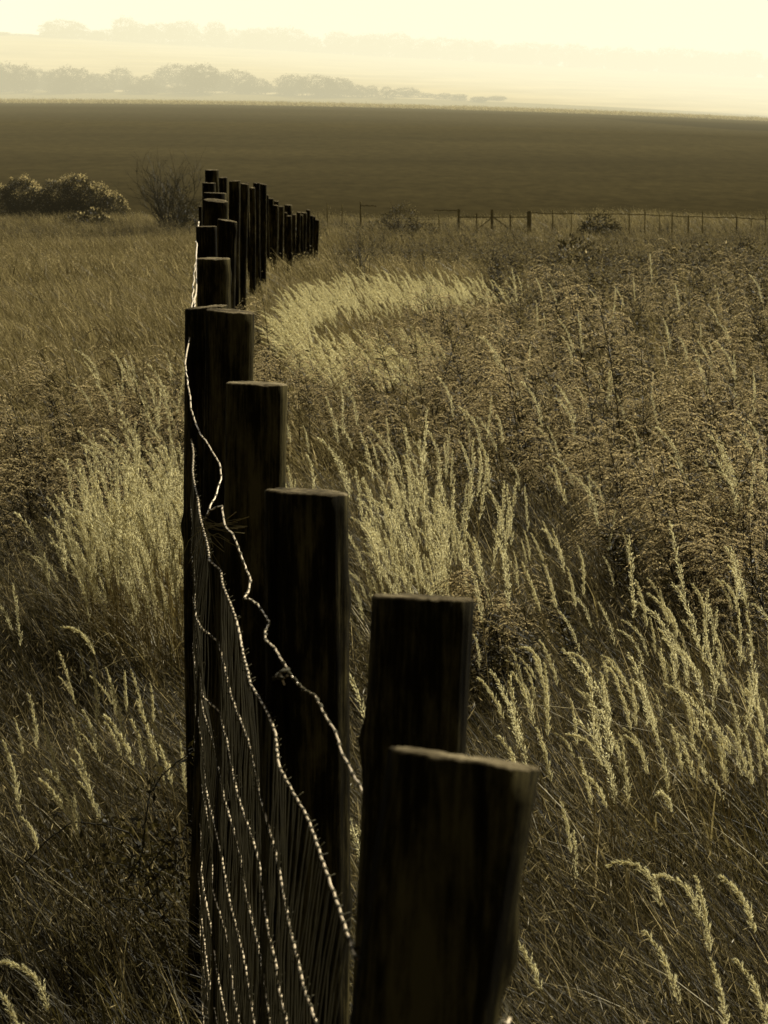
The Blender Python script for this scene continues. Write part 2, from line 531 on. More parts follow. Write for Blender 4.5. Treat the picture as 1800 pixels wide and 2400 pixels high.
# ------------------------------------------------------------------ fence posts
def post_mesh(name, bot, top, r0, slope_x, slope_y, knots=(), seed=0, taper=.06, seg=44, rings=44, flare=0.0, cracks=3):
    """round post between two points; top cut slanted (slope_x left-right, slope_y front-back); knots = (height frac, angle, size)"""
    r = np.random.default_rng(seed)
    bot = np.array(bot, float); top = np.array(top, float)
    th = np.arange(seg) * 2 * math.pi / seg
    ph = r.uniform(0, 6.28, 8)
    mb = MB()
    rows = []
    crk = [(r.uniform(0, 6.28), r.uniform(.4, 1.0), r.uniform(.02, .05)) for _ in range(cracks)]
    crk.append((-math.pi / 2 + r.uniform(-.8, .8), 1.0, .04))
    ts = np.linspace(0, 1, rings)
    for i, t in enumerate(ts):
        c = bot + (top - bot) * t
        c = c + np.array([.006 * math.sin(t * 5 + ph[0]), .006 * math.sin(t * 4 + ph[1]), 0])
        rr = r0 * (1 + taper * (1 - t) + flare * max(0, t - .7))
        R = rr * (1 + .025 * np.sin(2 * th + ph[2] + t) + .018 * np.sin(3 * th + ph[3] + 1.5 * t) + .01 * np.sin(7 * th + ph[4] + 2 * t)
                  + .012 * np.sin(9 * t + ph[5]))
        for (a, ext, dep) in crk:
            dth = (th - a - .15 * math.sin(t * 4 + a) + math.pi) % (2 * math.pi) - math.pi
            R = R * (1 - dep * np.exp(-(dth / .09) ** 2) * (1 if t > 1 - ext else 0))
        for (kt, ka, ks) in knots:
            dth = (th - ka + math.pi) % (2 * math.pi) - math.pi
            R = R + rr * ks * np.exp(-(dth / .28) ** 2 - ((t - kt) * np.linalg.norm(top - bot) / (r0 * .42)) ** 2)
        x = c[0] + R * np.cos(th); y = c[1] + R * np.sin(th)
        z = np.full(seg, c[2])
        k = max(0, (t - .9) / .1)
        if i == rings - 1:
            z = z + .0006 * np.sin(5 * th + ph[6]) + r.normal(0, .0005, seg)
            for _c in range(3):
                ca = r.uniform(0, 6.28); dc = (th - ca + math.pi) % (2 * math.pi) - math.pi
                z = z - r.uniform(.001, .004) * np.exp(-(dc / .08) ** 2)
        z = z + k * (slope_x * R * np.cos(th) - slope_y * R * np.sin(th))
        rows.append(np.stack([x, y, z], -1))
    V = np.array(rows)
    last = V[-1]
    ctr = last.mean(0)
    lip = last + (ctr - last) * .05 + np.array([0, 0, .0035])
    inner = last + (ctr - last) * .5 + np.array([0, 0, .003])
    allv = np.concatenate([V.reshape(-1, 3), lip, inner, ctr[None]])
    idx = np.arange(rings * seg).reshape(rings, seg)
    a, b = idx[:-1], idx[1:]
    mb.add(allv, np.stack([a, np.roll(a, -1, 1), np.roll(b, -1, 1), b], -1).reshape(-1, 4), 0)
    L = rings * seg
    q = []
    for j in range(seg):
        jn = (j + 1) % seg
        q.append([idx[-1, j], idx[-1, jn], L + jn, L + j]); q.append([L + j, L + jn, L + seg + jn, L + seg + j])
        q.append([L + seg + j, L + seg + jn, L + 2 * seg, L + 2 * seg])
    for row in q:
        row = row if row[2] != row[3] else row[:3]
        mb.f.append([int(k) for k in row]); mb.m.append(1)
    return mb.mesh(name, [M["wood"], M["wood_end"]], True)


# u-left, u-right, v-left, v-right (sawn top), centre (u, v) lower down, diameter, look, knots
POSTS = [
    (920, 1278, 1752, 1806, 1006, 2400, .150, "nearest fence post, broad and leaning right, its slanted sawn top out of focus", [(.918, 0.05, .16)], 15),
    (877, 1122, 1400, 1410, 980, 1750, .150, "second nearest fence post, broad with a flat sawn top, standing right of the wire", [(.912, math.pi, .15)], 12),
    (619, 824, 1150, 1160, 712, 2300, .180, "third nearest fence post, tall and thick, with wires crossing its dark face", [(.905, -.1, .07), (.62, .1, .07)], 14),
    (525, 670, 898, 903, 588, 1400, .168, "fourth nearest fence post, flat topped, just behind the thick one the top wire crosses", [], 8),
    (481, 594, 726, 735, 527, 1150, .156, "fence post with a long crack and small hooked mark near its right side", [(.9, .2, .02)], 8),
    (430, 531, 726, 716, 487, 1500, .160, "dark fence post with a rising top, half hidden left of the long-cracked one", [(.66, math.pi, .16)], 6),
    (463, 543, 607, 607, 504, 800, .158, "cracked fence post with a chipped knot on its right edge", [(.965, -.1, .14)], 5),
    (461.5, 510, 532, 531, 487, 650, .140, "short looking flat topped fence post at the left of the row's bend", [], 2),
    (510, 556, 514, 521, 530, 700, .145, "fence post with a jagged stepped top beside the flat topped one", [(.97, -.4, .12)], 3),
    (476.6, 533, 468, 473, 503, 600, .19, "thick fence post whose tilted round top shows as a pale disc", [], 8),
    (479, 532, 452, 454, 506, 560, .19, "fence post right behind the one with the tilted pale disc top", [], 2),
    (465.4, 473.6, 484, 484, 470, 560, .06, "thin fence stake peeping out at the far left of the bend", [], 2),
    (473.6, 505, 429, 430, 489, 520, .13, "second highest post of the left cluster, squat dark top", [], 2),
    (480, 511, 399, 399, 497, 520, .14, "highest reaching post of the whole row, notched flat top", [], 2),
    (513.6, 534.4, 417, 416, 524, 560, .11, "slim dark post next to the highest one", [], 2),
    (535, 561.6, 425, 424, 549, 661, .145, "widest straight post at the start of the receding palisade", [], 2),
    (562.5, 582, 430, 432, 568, 661, .125, "pale palisade post leaning right, lighter than its neighbours", [], 2),
    (575, 583, 429, 429, 585, 661, .07, "thin stake hidden behind the pale leaning palisade post", [], 2),
    (584.5, 598.6, 440, 441, 592, 668, .11, "straight post one lower than its neighbours in the palisade", [], 2),
    (593, 608.6, 429, 429, 604, 680, .125, "left one of the pair of posts crossing in a V", [], 2),
    (608.6, 624, 430, 433, 616, 684, .13, "right one of the pair of posts crossing in a V", [], 3),
    (622, 629, 456, 458, 631, 665, .07, "thin stake right of the V pair", [], 2),
    (630, 641, 465, 466, 633, 662, .11, "first post of the lower group right of the V pair", [], 2),
    (641, 653, 471, 472, 646, 662, .13, "post peeping up behind two others right of the V pair", [], 2),
    (640, 652, 481, 482, 642, 660, .12, "dark leaning post in front of the one peeping up", [], 2),
    (652, 665.5, 484, 484, 655, 661, .15, "leaning wide post in the middle of the receding palisade", [], 2),
    (666, 674, 498, 499, 668, 655, .09, "narrow low post before the wide dark one", [], 2),
    (667, 684.5, 480, 481, 675, 640, .2, "wide dark post rising above the far half of the palisade", [], 2),
    (672, 684.5, 506, 506, 678, 655, .12, "low post in front of the wide dark one", [], 2),
    (684.5, 693.6, 503, 503, 689, 650, .10, "eighth palisade post counted back from the far end", [], 2),
    (694.5, 704, 497, 498, 698, 645, .11, "seventh palisade post counted back from the far end", [], 2),
    (702.6, 711, 504, 504, 706, 640, .10, "sixth palisade post counted back from the far end", [], 2),
    (705, 719, 498, 499, 710, 636, .18, "fifth palisade post counted back from the far end, rather wide", [], 2),
    (718, 727, 491, 493, 722, 610, .12, "tallest post of the far end of the palisade", [], 2),
    (726.7, 734, 505, 506, 729, 600, .11, "third palisade post counted back from the far end", [], 2),
    (733, 739, 507, 508, 735, 598, .10, "second to last post at the far end of the palisade", [], 2),
    (738.8, 748, 515, 516, 741, 592, .14, "last post at the far end of the palisade, lower than the rest", [], 2),
]
post_info = []
for i, (ul, ur, vl, vr, ub, vb, d, lab, kn, rim) in enumerate(POSTS):
    w_ = math.hypot(ur - ul, vr - vl)
    Y = F * d / w_
    if i == 0:
        Y = 2.33
    T = at((ul + ur) / 2, (vl + vr) / 2, Y)
    r0 = w_ * Y / F / 2
    B = at(ub, vb, Y)
    gz = float(ground(T[0], Y)) - .15
    k = (gz - T[2]) / (B[2] - T[2])
    if k < 0: k = 1
    bot = T + (B - T) * k
    sx = -(vr - vl) / (ur - ul)
    view = (CAMH - T[2]) / Y
    sy = view - rim / w_ * 1.0
    near = i < 10
    o = obj("fence_post", post_mesh("fence_post", bot - T, (0, 0, 0), r0 * (1.0 if i else 1.035), sx, sy, kn, seed=i + 3, taper=.05 if i else .0,
                                    seg=64 if near else 16, rings=70 if near else 14, cracks=4 if near else 1), loc=T)
    tag(o, lab, "fence post", "wooden posts of the wire fence")
    post_info.append((T, r0, Y))
    if i in (1, 2):          # staple holding the top wire
        su, sv, sY = ((884, 1942, 3.3), (662, 1590, 4.68))[i - 1]
        mb = MB()
        c = at(su, sv, sY) - T
        tube(mb, [c + (-.004, .012, .012), c + (-.004, -.004, .012), c + (0, -.006, 0), c + (.004, -.004, -.012), c + (.004, .012, -.012)], .0022, 5)
        obj("staple", mb.mesh("staple", [M["zinc"]]), o)

# ------------------------------------------------------------------ wire netting
# each strand's own course along the left side of the posts, surveyed as (photo column, photo row)
STRANDS = [
    (1.25, [(840, 2330), (790, 2183), (746, 2070), (709, 1951), (677, 1886), (648, 1825), (636, 1744), (612, 1687), (577, 1622), (574, 1590), (553, 1500), (533, 1433), (516, 1376), (512, 1342), (482, 1318), (474, 1267), (468, 1230), (450, 1140), (447, 1050)]),
    (1.47, [(760, 2600), (703, 2400), (689, 2314), (668, 2216), (644, 2110), (620, 1988), (607, 1927), (595, 1858), (575, 1785), (542, 1683), (522, 1602), (498, 1516), (486, 1506), (462, 1485), (452, 1460), (448, 1409), (445, 1325), (441, 1240), (436, 1130)]),
    (1.66, [(690, 2650), (638, 2400), (634, 2334), (620, 2253), (607, 2163), (593, 2078), (571, 1988), (551, 1915), (534, 1846), (510, 1732), (505, 1690), (465, 1655), (458, 1600), (456, 1540), (449, 1450), (443, 1300)]),
    (1.84, [(650, 2650), (603, 2400), (587, 2265), (563, 2143), (538, 2017), (518, 1927), (498, 1825), (465, 1687), (455, 1600), (451, 1500), (443, 1380)]),
    (2.02, [(610, 2650), (567, 2400), (550, 2314), (538, 2244), (518, 2135), (502, 2061), (490, 2000), (472, 1900), (456, 1750), (450, 1600), (443, 1450)]),
    (2.20, [(570, 2650), (530, 2400), (510, 2257), (485, 2151), (477, 2017), (461, 1882), (456, 1793), (450, 1700), (440, 1550)]),
    (2.38, [(530, 2600), (498, 2400), (481, 2293), (465, 2192), (455, 2094), (449, 1931), (446, 1800), (437, 1640)]),
    (2.55, [(500, 2600), (473, 2400), (461, 2293), (450, 2220), (447, 2050), (443, 1900), (433, 1720)]),
    (2.68, [(480, 2650), (455, 2354), (448, 2200), (445, 2000), (430, 1800)]),
    (2.80, [(466, 2700), (453, 2450), (448, 2300), (445, 2100), (428, 1900)]),
]
PITCH_W = .036
Yw = np.arange(2.0, 18, .018)


def base_course(Y, k):
    u = np.interp(Y, [8, 9, 10, 12, 15, 18], [446, 444, 444, 447, 452, 460]) - 24 * (k / 8.0) * np.exp(-((Y - 11.8) / 2.6) ** 2)
    return (u - 900) / F * Y


CRV = []
for k, (hs, pts) in enumerate(STRANDS):
    Yk = np.array([F * hs / (v - HOR) for u, v in pts]); xk = np.array([(u - 900) / F * y for (u, v), y in zip(pts, Yk)])
    o_ = np.argsort(Yk); Yk, xk = Yk[o_], xk[o_]
    m_ = Yk < 7.9; Yk, xk = Yk[m_], xk[m_]
    Yt = np.array([8.4, 9, 10, 11, 11.8, 12.6, 14, 16, 18])
    CRV.append((np.concatenate([Yk, Yt]), np.concatenate([xk, base_course(Yt, k)])))


def strand(k, Y):
    Y = np.asarray(Y, float)
    x = np.interp(Y, *CRV[k]) + .003 * np.sin(Y * 7.1 + k * 2.1)
    z = CAMH - STRANDS[k][0] - (np.maximum(np.interp(Y, _Yp, _Dp), 2.9) - 2.9) * (Y > 20) + .006 * np.sin(Y * 2.3 + k * 1.7) * np.clip((Y - 7) / 3, 0, 1)
    return np.stack([x, Y, z], -1)


wire = obj("wire_fence", None, loc=(-.35, 5, float(ground(-.35, 5))))
tag(wire, "rusty wire netting with bright strands stretched along the left side of the posts", "wire fence")
OFF = np.array(wire.location)
for k in range(len(STRANDS)):
    y0 = max(2.0, CRV[k][0][0])
    mb = MB()
    Y_ = Yw[Yw >= y0]
    ph = Y_ / PITCH_W * math.pi
    P = strand(k, Y_) - OFF + np.stack([np.cos(ph), 0 * ph, np.sin(ph)], -1) * .0007
    tube(mb, P, np.interp(Y_, [2, 7, 16], [.0023, .0029, .0042]), 6, 0)
    for y in np.arange(y0 + .02, 13, PITCH_W):
        c = strand(k, y) - OFF; t_ = strand(k, y + .0045) - OFF - c
        if rng.uniform() < .06: continue
        tube(mb, [c - t_, c + t_], .0044, 6, 1)  # rusty knots; pale wire between them paints the dashed glints
        if y < 8.5:
            sd_ = rng.choice([-1, 1])
            tube(mb, [c, c + (sd_ * rng.uniform(.006, .014), .004, rng.uniform(.002, .011))], .0011, 3, 1)
    obj("strand_wire", mb.mesh("strand_wire", [M["zinc"], M["rust"]], True), wire)
mb = MB()
for y in np.arange(2.6, 16, PITCH_W):
    P = np.array([strand(k, y) for k in range(len(STRANDS)) if y >= CRV[k][0][0] - .02])
    if len(P) < 2: continue
    if y > 3.6:
        P = np.concatenate([P, P[-1:] - [[0, 0, .2]]])
    s_ = np.linspace(0, len(P) - 1, len(P) * 2 - 1)
    P = np.stack([np.interp(s_, range(len(P)), P[:, j]) for j in range(3)], -1) + rng.normal(0, .0022, (len(s_), 3))
    tube(mb, P - OFF, .0019, 3, 0, False)
obj("netting", mb.mesh("netting", [M["rust"]]), wire)

# loose top wire, kinked, traced by height and distance
tw = [(884, 1942, 3.32), (868, 1900, 3.36), (842, 1842, 3.45), (820, 1800, 3.55), (800, 1765, 3.65), (786, 1716, 3.78), (764, 1680, 3.88), (748, 1650, 3.93), (737, 1630, 3.96),
      (716, 1620, 3.98), (700, 1606, 4.0), (680, 1580, 4.02), (664, 1590, 4.03), (646, 1587, 4.03), (660, 1575, 4.04), (677, 1572, 4.05), (660, 1546, 4.1), (640, 1515, 4.3), (622, 1500, 4.45), (622, 1482, 4.5), (632, 1458, 4.6), (620, 1440, 4.7),
      (605, 1418, 4.8), (588, 1405, 4.9), (572, 1402, 5.0), (583, 1385, 5.1), (587, 1358, 5.2), (578, 1335, 5.3), (565, 1302, 5.35), (555, 1275, 5.4), (545, 1250, 5.5), (528, 1235, 5.7), (522, 1200, 5.9), (520, 1185, 6.0),
      (492, 1196, 6.1), (482, 1215, 6.15), (492, 1188, 6.3), (507, 1160, 6.4), (518, 1120, 6.5), (516, 1090, 6.6), (505, 1070, 6.8), (490, 1045, 7.0), (470, 1018, 7.3), (458, 990, 7.5), (448, 960, 7.6), (446, 930, 7.7), (440, 900, 7.85), (436, 872, 7.9), (434, 850, 8.0),
      (445, 790, 8.5), (455, 740, 9.2), (457, 716, 9.8), (455, 702, 10.0), (460, 686, 10.2), (461, 640, 11), (460, 600, 13), (462, 572, 15), (459, 566, 15.5), (462, 558, 16), (466, 520, 20)]
P = np.array([at(*t) for t in tw]) - OFF
s = np.linspace(0, len(P) - 1, len(P) * 5)
P = np.stack([np.interp(s, range(len(P)), P[:, j]) for j in range(3)], -1) + rng.normal(0, .0007, (len(s), 3))
mb = MB(); tube(mb, P, np.interp(P[:, 1] + OFF[1], [3, 8, 20], [.0018, .0026, .005]), 6, 0)
# dark dashes that break up the pale wire
for q in range(4, len(P) - 40, 3):
    if P[q][1] + OFF[1] < 11:
        d_ = P[q + 1] - P[q]
        tube(mb, [P[q], P[q] + d_ / np.linalg.norm(d_) * .011], .0038, 5, 1)
obj("top_wire", mb.mesh("top_wire", [M["zinc"], M["rust"]], True), wire)

# dry stalks caught in the wire
mb = MB()
c0 = at(478, 1235, 6.1) - OFF
for q in range(26):
    a = rng.uniform(-2.4, .6); L = rng.uniform(.05, .13)
    e = c0 + np.array([math.cos(a) * L, rng.uniform(-.05, .05), math.sin(a) * L])
    m_ = (c0 + e) / 2 + rng.normal(0, .006, 3)
    tube(mb, [c0 + rng.normal(0, .012, 3), m_, e], .0009, 3, 0, False)
o = obj("dry_stalks", mb.mesh("dry_stalks", [M["stem"]]), loc=OFF)
tag(o, "spray of dry grass stalks caught in the wire between two posts", "dry stalks")

# wire loop round the nearest post
T, r0, Y0 = post_info[0]
mb = MB()
ctr = at(1004, 2376, 2.33)
a = np.linspace(0, 2 * math.pi, 40)
tube(mb, np.stack([np.cos(a) * (r0 * 1.075), np.sin(a) * (r0 * 1.075), .006 * np.cos(a)], -1), .0011, 6, 1, False)
tube(mb, [(r0 * 1.0, -.03, .004), (r0 * 1.06, -.03, .0), (r0 * 1.1, -.02, .003)], .0018, 6, 0)  # short pale piece painted in as the glint on the loop
o = obj("wire_loop", mb.mesh("wire_loop", [M["zinc"], M["rust"]], True), loc=ctr)
tag(o, "thin wire loop wrapped low round the nearest fence post", "wire")

# ------------------------------------------------------------------ far fence with gate
def bar(mb, a, b, w, mi=0):
    tube(mb, [a, (np.array(a) + np.array(b)) / 2, b], w, 6, mi)


YG = 112.0
def far_post(u, v0, v1, wpx, lab):
    T = at(u, v0, YG); r_ = wpx * .8 * YG / F / 2
    mb = MB(); gz = float(ground(T[0], YG)) - .1
    lean = rng.uniform(-.02, .02)
    hh = T[2] - gz
    tube(mb, [(lean * hh, 0, -hh), (lean * .4, 0, -hh * .5), (0, 0, 0)], [r_ * 1.1, r_, r_ * .92], 8)
    o = obj("fence_post", mb.mesh("fence_post", [M["wood_far"]], True), loc=T)
    tag(o, lab, "fence post", "posts of the far field fence")


fp = [(767, 477, 3), (802, 479, 3), (845, 472, 5), (1029, 504, 4), (1296, 492, 4), (1340, 492, 3), (1475, 492, 4), (1512, 493, 4), (1546, 500, 3), (1576, 497, 4),
      (1614, 504, 5), (1647, 496, 4), (1727, 507, 5), (1761, 512, 3), (1795, 503, 4)]
names = ["leftmost", "second from left", "third from left", "fourth from left, left of the gate", "first right of the gate", "second right of the gate, beside the round shrub",
         "third right of the gate, just right of the round shrub", "fourth right of the gate", "fifth right of the gate", "sixth right of the gate", "seventh right of the gate",
         "eighth right of the gate", "ninth right of the gate", "tenth right of the gate", "eleventh right of the gate at the edge"]
for (u, v, w_), nm in zip(fp, names):
    far_post(u, v, 0, w_, "thin far fence post, " + nm)
gate = obj("field_gate", None, loc=at(1150, 556, YG))
tag(gate, "dark wooden field gate with diagonal braces before the ploughed field", "gate")
GO = np.array(gate.location)
def gpart(name, a, b, w):
    mb = MB(); bar(mb, at(*a, YG) - GO, at(*b, YG) - GO, w * YG / F / 2)
    obj(name, mb.mesh(name, [M["wood_far"]]), gate)
gpart("gate_post", (1075, 490), (1075, 575), 6); gpart("gate_post", (1240, 495), (1240, 575), 11)
gpart("upright", (1117, 500), (1117, 560), 3.5); gpart("upright", (1153, 491), (1153, 562), 7); gpart("upright", (1196, 502), (1196, 560), 3.5)
gpart("top_rail", (1075, 509), (1240, 509), 3); gpart("bottom_rail", (1075, 553), (1240, 553), 2.5)
gpart("brace", (1100, 552), (1153, 510), 3); gpart("brace", (1158, 510), (1212, 550), 3)
# top rails / wire of that fence
def far_rail(us, label, w=2.6):
    w *= .75
    mb = MB(); P = np.array([at(u, v, YG - .05) for u, v in us]); o_ = P[0].copy()
    s = np.linspace(0, len(P) - 1, len(P) * 4); P = np.stack([np.interp(s, range(len(P)), P[:, j]) for j in range(3)], -1) - o_
    P[:, 2] += np.sin(np.arange(len(P)) * 1.7) * .015
    tube(mb, P, w * YG / F / 2, 5)
    o = obj("fence_rail", mb.mesh("fence_rail", [M["wood_far"]]), loc=o_)
    tag(o, label, "fence rail", "rails of the far field fence")
far_rail([(1017, 493), (1046, 493), (1079, 494)], "short rail of the far fence left of the gate", 3)
far_rail([(845, 482), (862, 482), (882, 483)], "short rail on the far fence beyond the palisade's end", 3)
far_rail([(1245, 499), (1296, 501), (1340, 501), (1390, 502), (1475, 502), (1546, 505), (1614, 508), (1700, 510), (1727, 510), (1761, 513), (1830, 514)],
         "long sagging top rail of the far fence right of the gate", 3)
far_rail([(748, 508), (767, 500), (802, 505), (845, 508), (930, 512), (1029, 515)], "thin lower wire of the far fence left of the gate", 1.2)

# ------------------------------------------------------------------ shrubs and trees
def crown_mesh(name, lobes, n, leaf, mats, sunward_frac=.25, seed=0, up=.3):
    """leaves spread through lobes (x,y,z,rx,ry,rz); outer sunward leaves take the second material, painting rim light"""
    r = np.random.default_rng(seed)
    mb = MB()
    lob = np.array(lobes, float)
    wt = lob[:, 3] * lob[:, 5]; wt /= wt.sum()
    k = r.choice(len(lob), n, p=wt)
    d = r.normal(size=(n, 3)); d /= np.linalg.norm(d, axis=1)[:, None]
    bump = 1 + .16 * np.sin(d[:, 0] * 7 + k) * np.sin(d[:, 2] * 8 + k * 2) + .1 * np.sin(d[:, 1] * 11 + k)
    rad = (r.uniform(.35, 1, n) ** .45) * bump
    pos = lob[k, :3] + d * lob[k, 3:6] * rad[:, None]
    dirv = d + r.normal(size=(n, 3)) * .7 + np.array([0, 0, up])
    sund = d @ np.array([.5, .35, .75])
    sunward = (rad > .93) & (sund > .35) & (r.uniform(size=n) < sunward_frac * 1.3)  # outer leaves towards the sun, picked for the painted rim of light
    ok = pos[:, 2] > .02
    for mi, s in ((0, ok & ~sunward), (1, ok & sunward)):
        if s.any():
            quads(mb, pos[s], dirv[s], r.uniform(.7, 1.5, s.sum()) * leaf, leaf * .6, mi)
    return mb.mesh(name, mats)


def twigs_mesh(name, h, nst, seed, spread=.5, r0=.02, mat="twig", depth=3, fine=1.0):
    r = np.random.default_rng(seed)
    mb = MB()
    def grow(p, d, L, rad, lv):
        q = [p]
        for s_ in range(4):
            d = d + r.normal(0, .13, 3); d[2] += .05; d /= np.linalg.norm(d)
            p = p + d * L / 4; q.append(p)
        tube(mb, q, np.linspace(rad, rad * .5, 5), 4 if lv == 0 else 3, 0, False)
        if lv < depth:
            for c in range(4 if lv == 0 else 3):
                o_ = q[r.integers(1, 5)]
                nd = d + r.normal(0, .5, 3); nd[2] = abs(nd[2]) * .8 + .15; nd /= np.linalg.norm(nd)
                grow(o_, nd, L * r.uniform(.45, .75), rad * .5, lv + 1)
    for s_ in range(nst):
        a = r.uniform(0, 6.28)
        d = np.array([math.cos(a) * spread, math.sin(a) * spread, 1]); d /= np.linalg.norm(d)
        grow(np.array([math.cos(a), math.sin(a), 0]) * r.uniform(0, .12) * h, d, h * r.uniform(.45, .6), r0, 0)
    return mb.mesh(name, [M[mat]])


def shrub(name, label, cat, u, v, Y, crown, stems, group=None):
    P = at(u, v, Y); x = P[0]
    o = obj(name, None, loc=(x, Y, float(ground(x, Y))))
    tag(o, label, cat, group)
    if crown: obj("crown", crown, o)
    if stems: obj("branches", stems, o)
    return o


# the two leafy bushes on the left edge of the meadow
S = 128 / F
shrub("leafy_bush", "broad dark leafy bush with a right rim coloured as sunlit at the meadow's edge", "bush", 195, 520, 128,
      crown_mesh("bush_crown", [(-1.2, 0, 1.25, 1.3, 1.1, 1.15), (-.2, 0, 1.5, 1.1, 1.2, 1.15), (.5, .1, 1.1, 1.3, 1.1, 1.0), (1.6, 0, .85, .85, .9, .8), (-1.9, 0, .8, .9, .9, .8), (-.6, -.3, .6, 1.9, 1, .7)], 26000, .09,
                 [M["bush_leaf"], M["bush_rim_light"]], .9, 3), twigs_mesh("bush_branches", 1.9, 7, 4, .9, .05))
shrub("leafy_bush", "smaller rounded leafy bush at the picture's left edge", "bush", 52, 520, 130,
      crown_mesh("bush_crown", [(0, 0, 1.35, 1.05, 1, 1.05), (-1.1, .2, 1.0, 1.1, 1, .95), (.3, 0, .7, 1.1, .9, .8), (1.1, .2, .9, .7, .8, .9)], 17000, .09,
                 [M["bush_leaf"], M["bush_rim_light"]], .9, 5), twigs_mesh("bush_branches", 1.7, 6, 6, .9, .05))
shrub("low_bush", "low pale leafy bush in front of the broad dark bush", "bush", 205, 528, 122,
      crown_mesh("bush_crown", [(-.5, 0, .35, .8, .5, .45), (.35, 0, .6, .55, .5, .5), (.9, 0, .3, .6, .5, .4)], 1800, .12,
                 [M["bush_leaf"], M["bush_rim_light"]], .9, 8), twigs_mesh("bush_branches", .6, 6, 9, .8, .02))
shrub("bare_bush", "thin bare twiggy bush standing dark behind the start of the fence", "bush", 405, 520, 118,
      crown_mesh("bush_crown", [(0, 0, 1.4, .9, .7, 1.35), (.8, 0, 1.0, .9, .6, .9)], 1300, .10, [M["bush_leaf"], M["bush_leaf"]], .1, 10),
      twigs_mesh("bush_branches", 3.9, 26, 11, .45, .03))
shrub("bare_bush", "low twiggy bush between the bare bush and the fence posts", "bush", 452, 520, 116,
      crown_mesh("bush_crown", [(0, 0, .8, .8, .7, .8)], 900, .10, [M["bush_leaf"], M["bush_leaf"]], .1, 12),
      twigs_mesh("bush_branches", 1.9, 8, 13, .6, .03))
shrub("round_shrub", "round dark shrub growing against the far fence right of the gate", "shrub", 1402, 540, 111,
      crown_mesh("bush_crown", [(0, 0, .75, .85, .7, .7), (-.5, 0, .5, .6, .5, .5), (.6, 0, .5, .6, .5, .5)], 2200, .10, [M["bush_leaf"], M["bush_leaf"]], .1, 14),
      twigs_mesh("bush_branches", 1.3, 7, 15, .8, .03))
shrub("dry_shrub", "tall fuzzy dry shrub between the palisade's end and the gate", "shrub", 940, 540, 104,
      crown_mesh("bush_crown", [(0, 0, .8, .9, .7, .95), (-.9, 0, .5, .8, .6, .6), (.9, 0, .45, .9, .6, .5), (-1.9, 0, .4, .7, .5, .4)], 4200, .06, [M["bush_leaf"], M["weed_top_far"]], .5, 16),
      twigs_mesh("bush_branches", 1.7, 10, 17, .6, .02))
shrub("dry_shrub", "dark twiggy shrub rising right behind the far end of the palisade", "shrub", 712, 540, 96,
      crown_mesh("bush_crown", [(0, 0, .6, .7, .5, .6)], 500, .09, [M["bush_leaf"], M["bush_rim_light"]], .3, 18), twigs_mesh("bush_branches", 1.6, 8, 19, .6, .02))
shrub("dead_shrub", "upright dead twigs poking out of the pale plumes in the middle", "shrub", 1043, 720, 27, None, twigs_mesh("bush_branches", 1.1, 9, 20, .35, .006, depth=2))
shrub("dead_shrub", "thin dark upright weed skeleton above the plumes near the palisade", "shrub", 847, 620, 45, None, twigs_mesh("bush_branches", 1.5, 5, 21, .25, .009, depth=2))
shrub("dead_shrub", "dark spiky dead weed in the middle distance right of the plumes", "shrub", 1205, 650, 36, None, twigs_mesh("bush_branches", .95, 12, 22, .7, .008, depth=2))
shrub("dead_shrub", "small dead weed left of the spiky one in the middle distance", "shrub", 1140, 650, 37, None, twigs_mesh("bush_branches", .7, 8, 23, .7, .007, depth=2))
shrub("young_tree", "small round headed sapling at the right edge beyond the weeds", "tree", 1745, 630, 62,
      crown_mesh("bush_crown", [(0, 0, .85, .3, .3, .3)], 500, .06, [M["bush_leaf"], M["bush_leaf"]], .1, 24), twigs_mesh("bush_branches", .9, 3, 25, .1, .02, depth=1))
rowv = [(1330, 615), (1362, 612), (1398, 618), (1440, 612), (1500, 616), (1545, 612), (1590, 615), (1640, 618), (1690, 612), (1785, 618)]
rm = [crown_mesh("bush_crown", [(0, 0, .45, .35, .3, .4), (.1, 0, .3, .4, .3, .3)], 420, .07, [M["bush_leaf"], M["weed_top"]], .25, 30 + q) for q in range(3)]
for q, (u, v) in enumerate(rowv):
    o = shrub("dark_weed", "dark bushy weed in the row below the far fence at the right", "weed", u, v, 60 + rng.uniform(-3, 3), rm[q % 3], None, "dark weeds in a row below the far fence")
    s_ = rng.uniform(.8, 1.3); o.scale = (s_, s_, s_ * rng.uniform(.9, 1.3))

# distant trees -------------------------------------------------
def tree_meshes(seed, lobes, n, leaf):
    c = crown_mesh("tree_crown", lobes, n, leaf, [M["far_leaf"], M["far_leaf"]], .2, seed)
    mb = MB()
    r = np.random.default_rng(seed)
    tube(mb, [(0, 0, -.5), (.05, 0, 1), (0, .05, 2.5), (.1, 0, 5)], [.28, .22, .16, .05], 7)
    for q in range(6):
        a = r.uniform(0, 6.28); z0 = r.uniform(1.5, 3.5)
        tube(mb, [(0, 0, z0), (math.cos(a) * .9, math.sin(a) * .9, z0 + 1.1), (math.cos(a) * 1.7, math.sin(a) * 1.7, z0 + 2.6)], [.1, .06, .02], 4)
    return c, mb.mesh("tree_trunk", [M["bark"]])


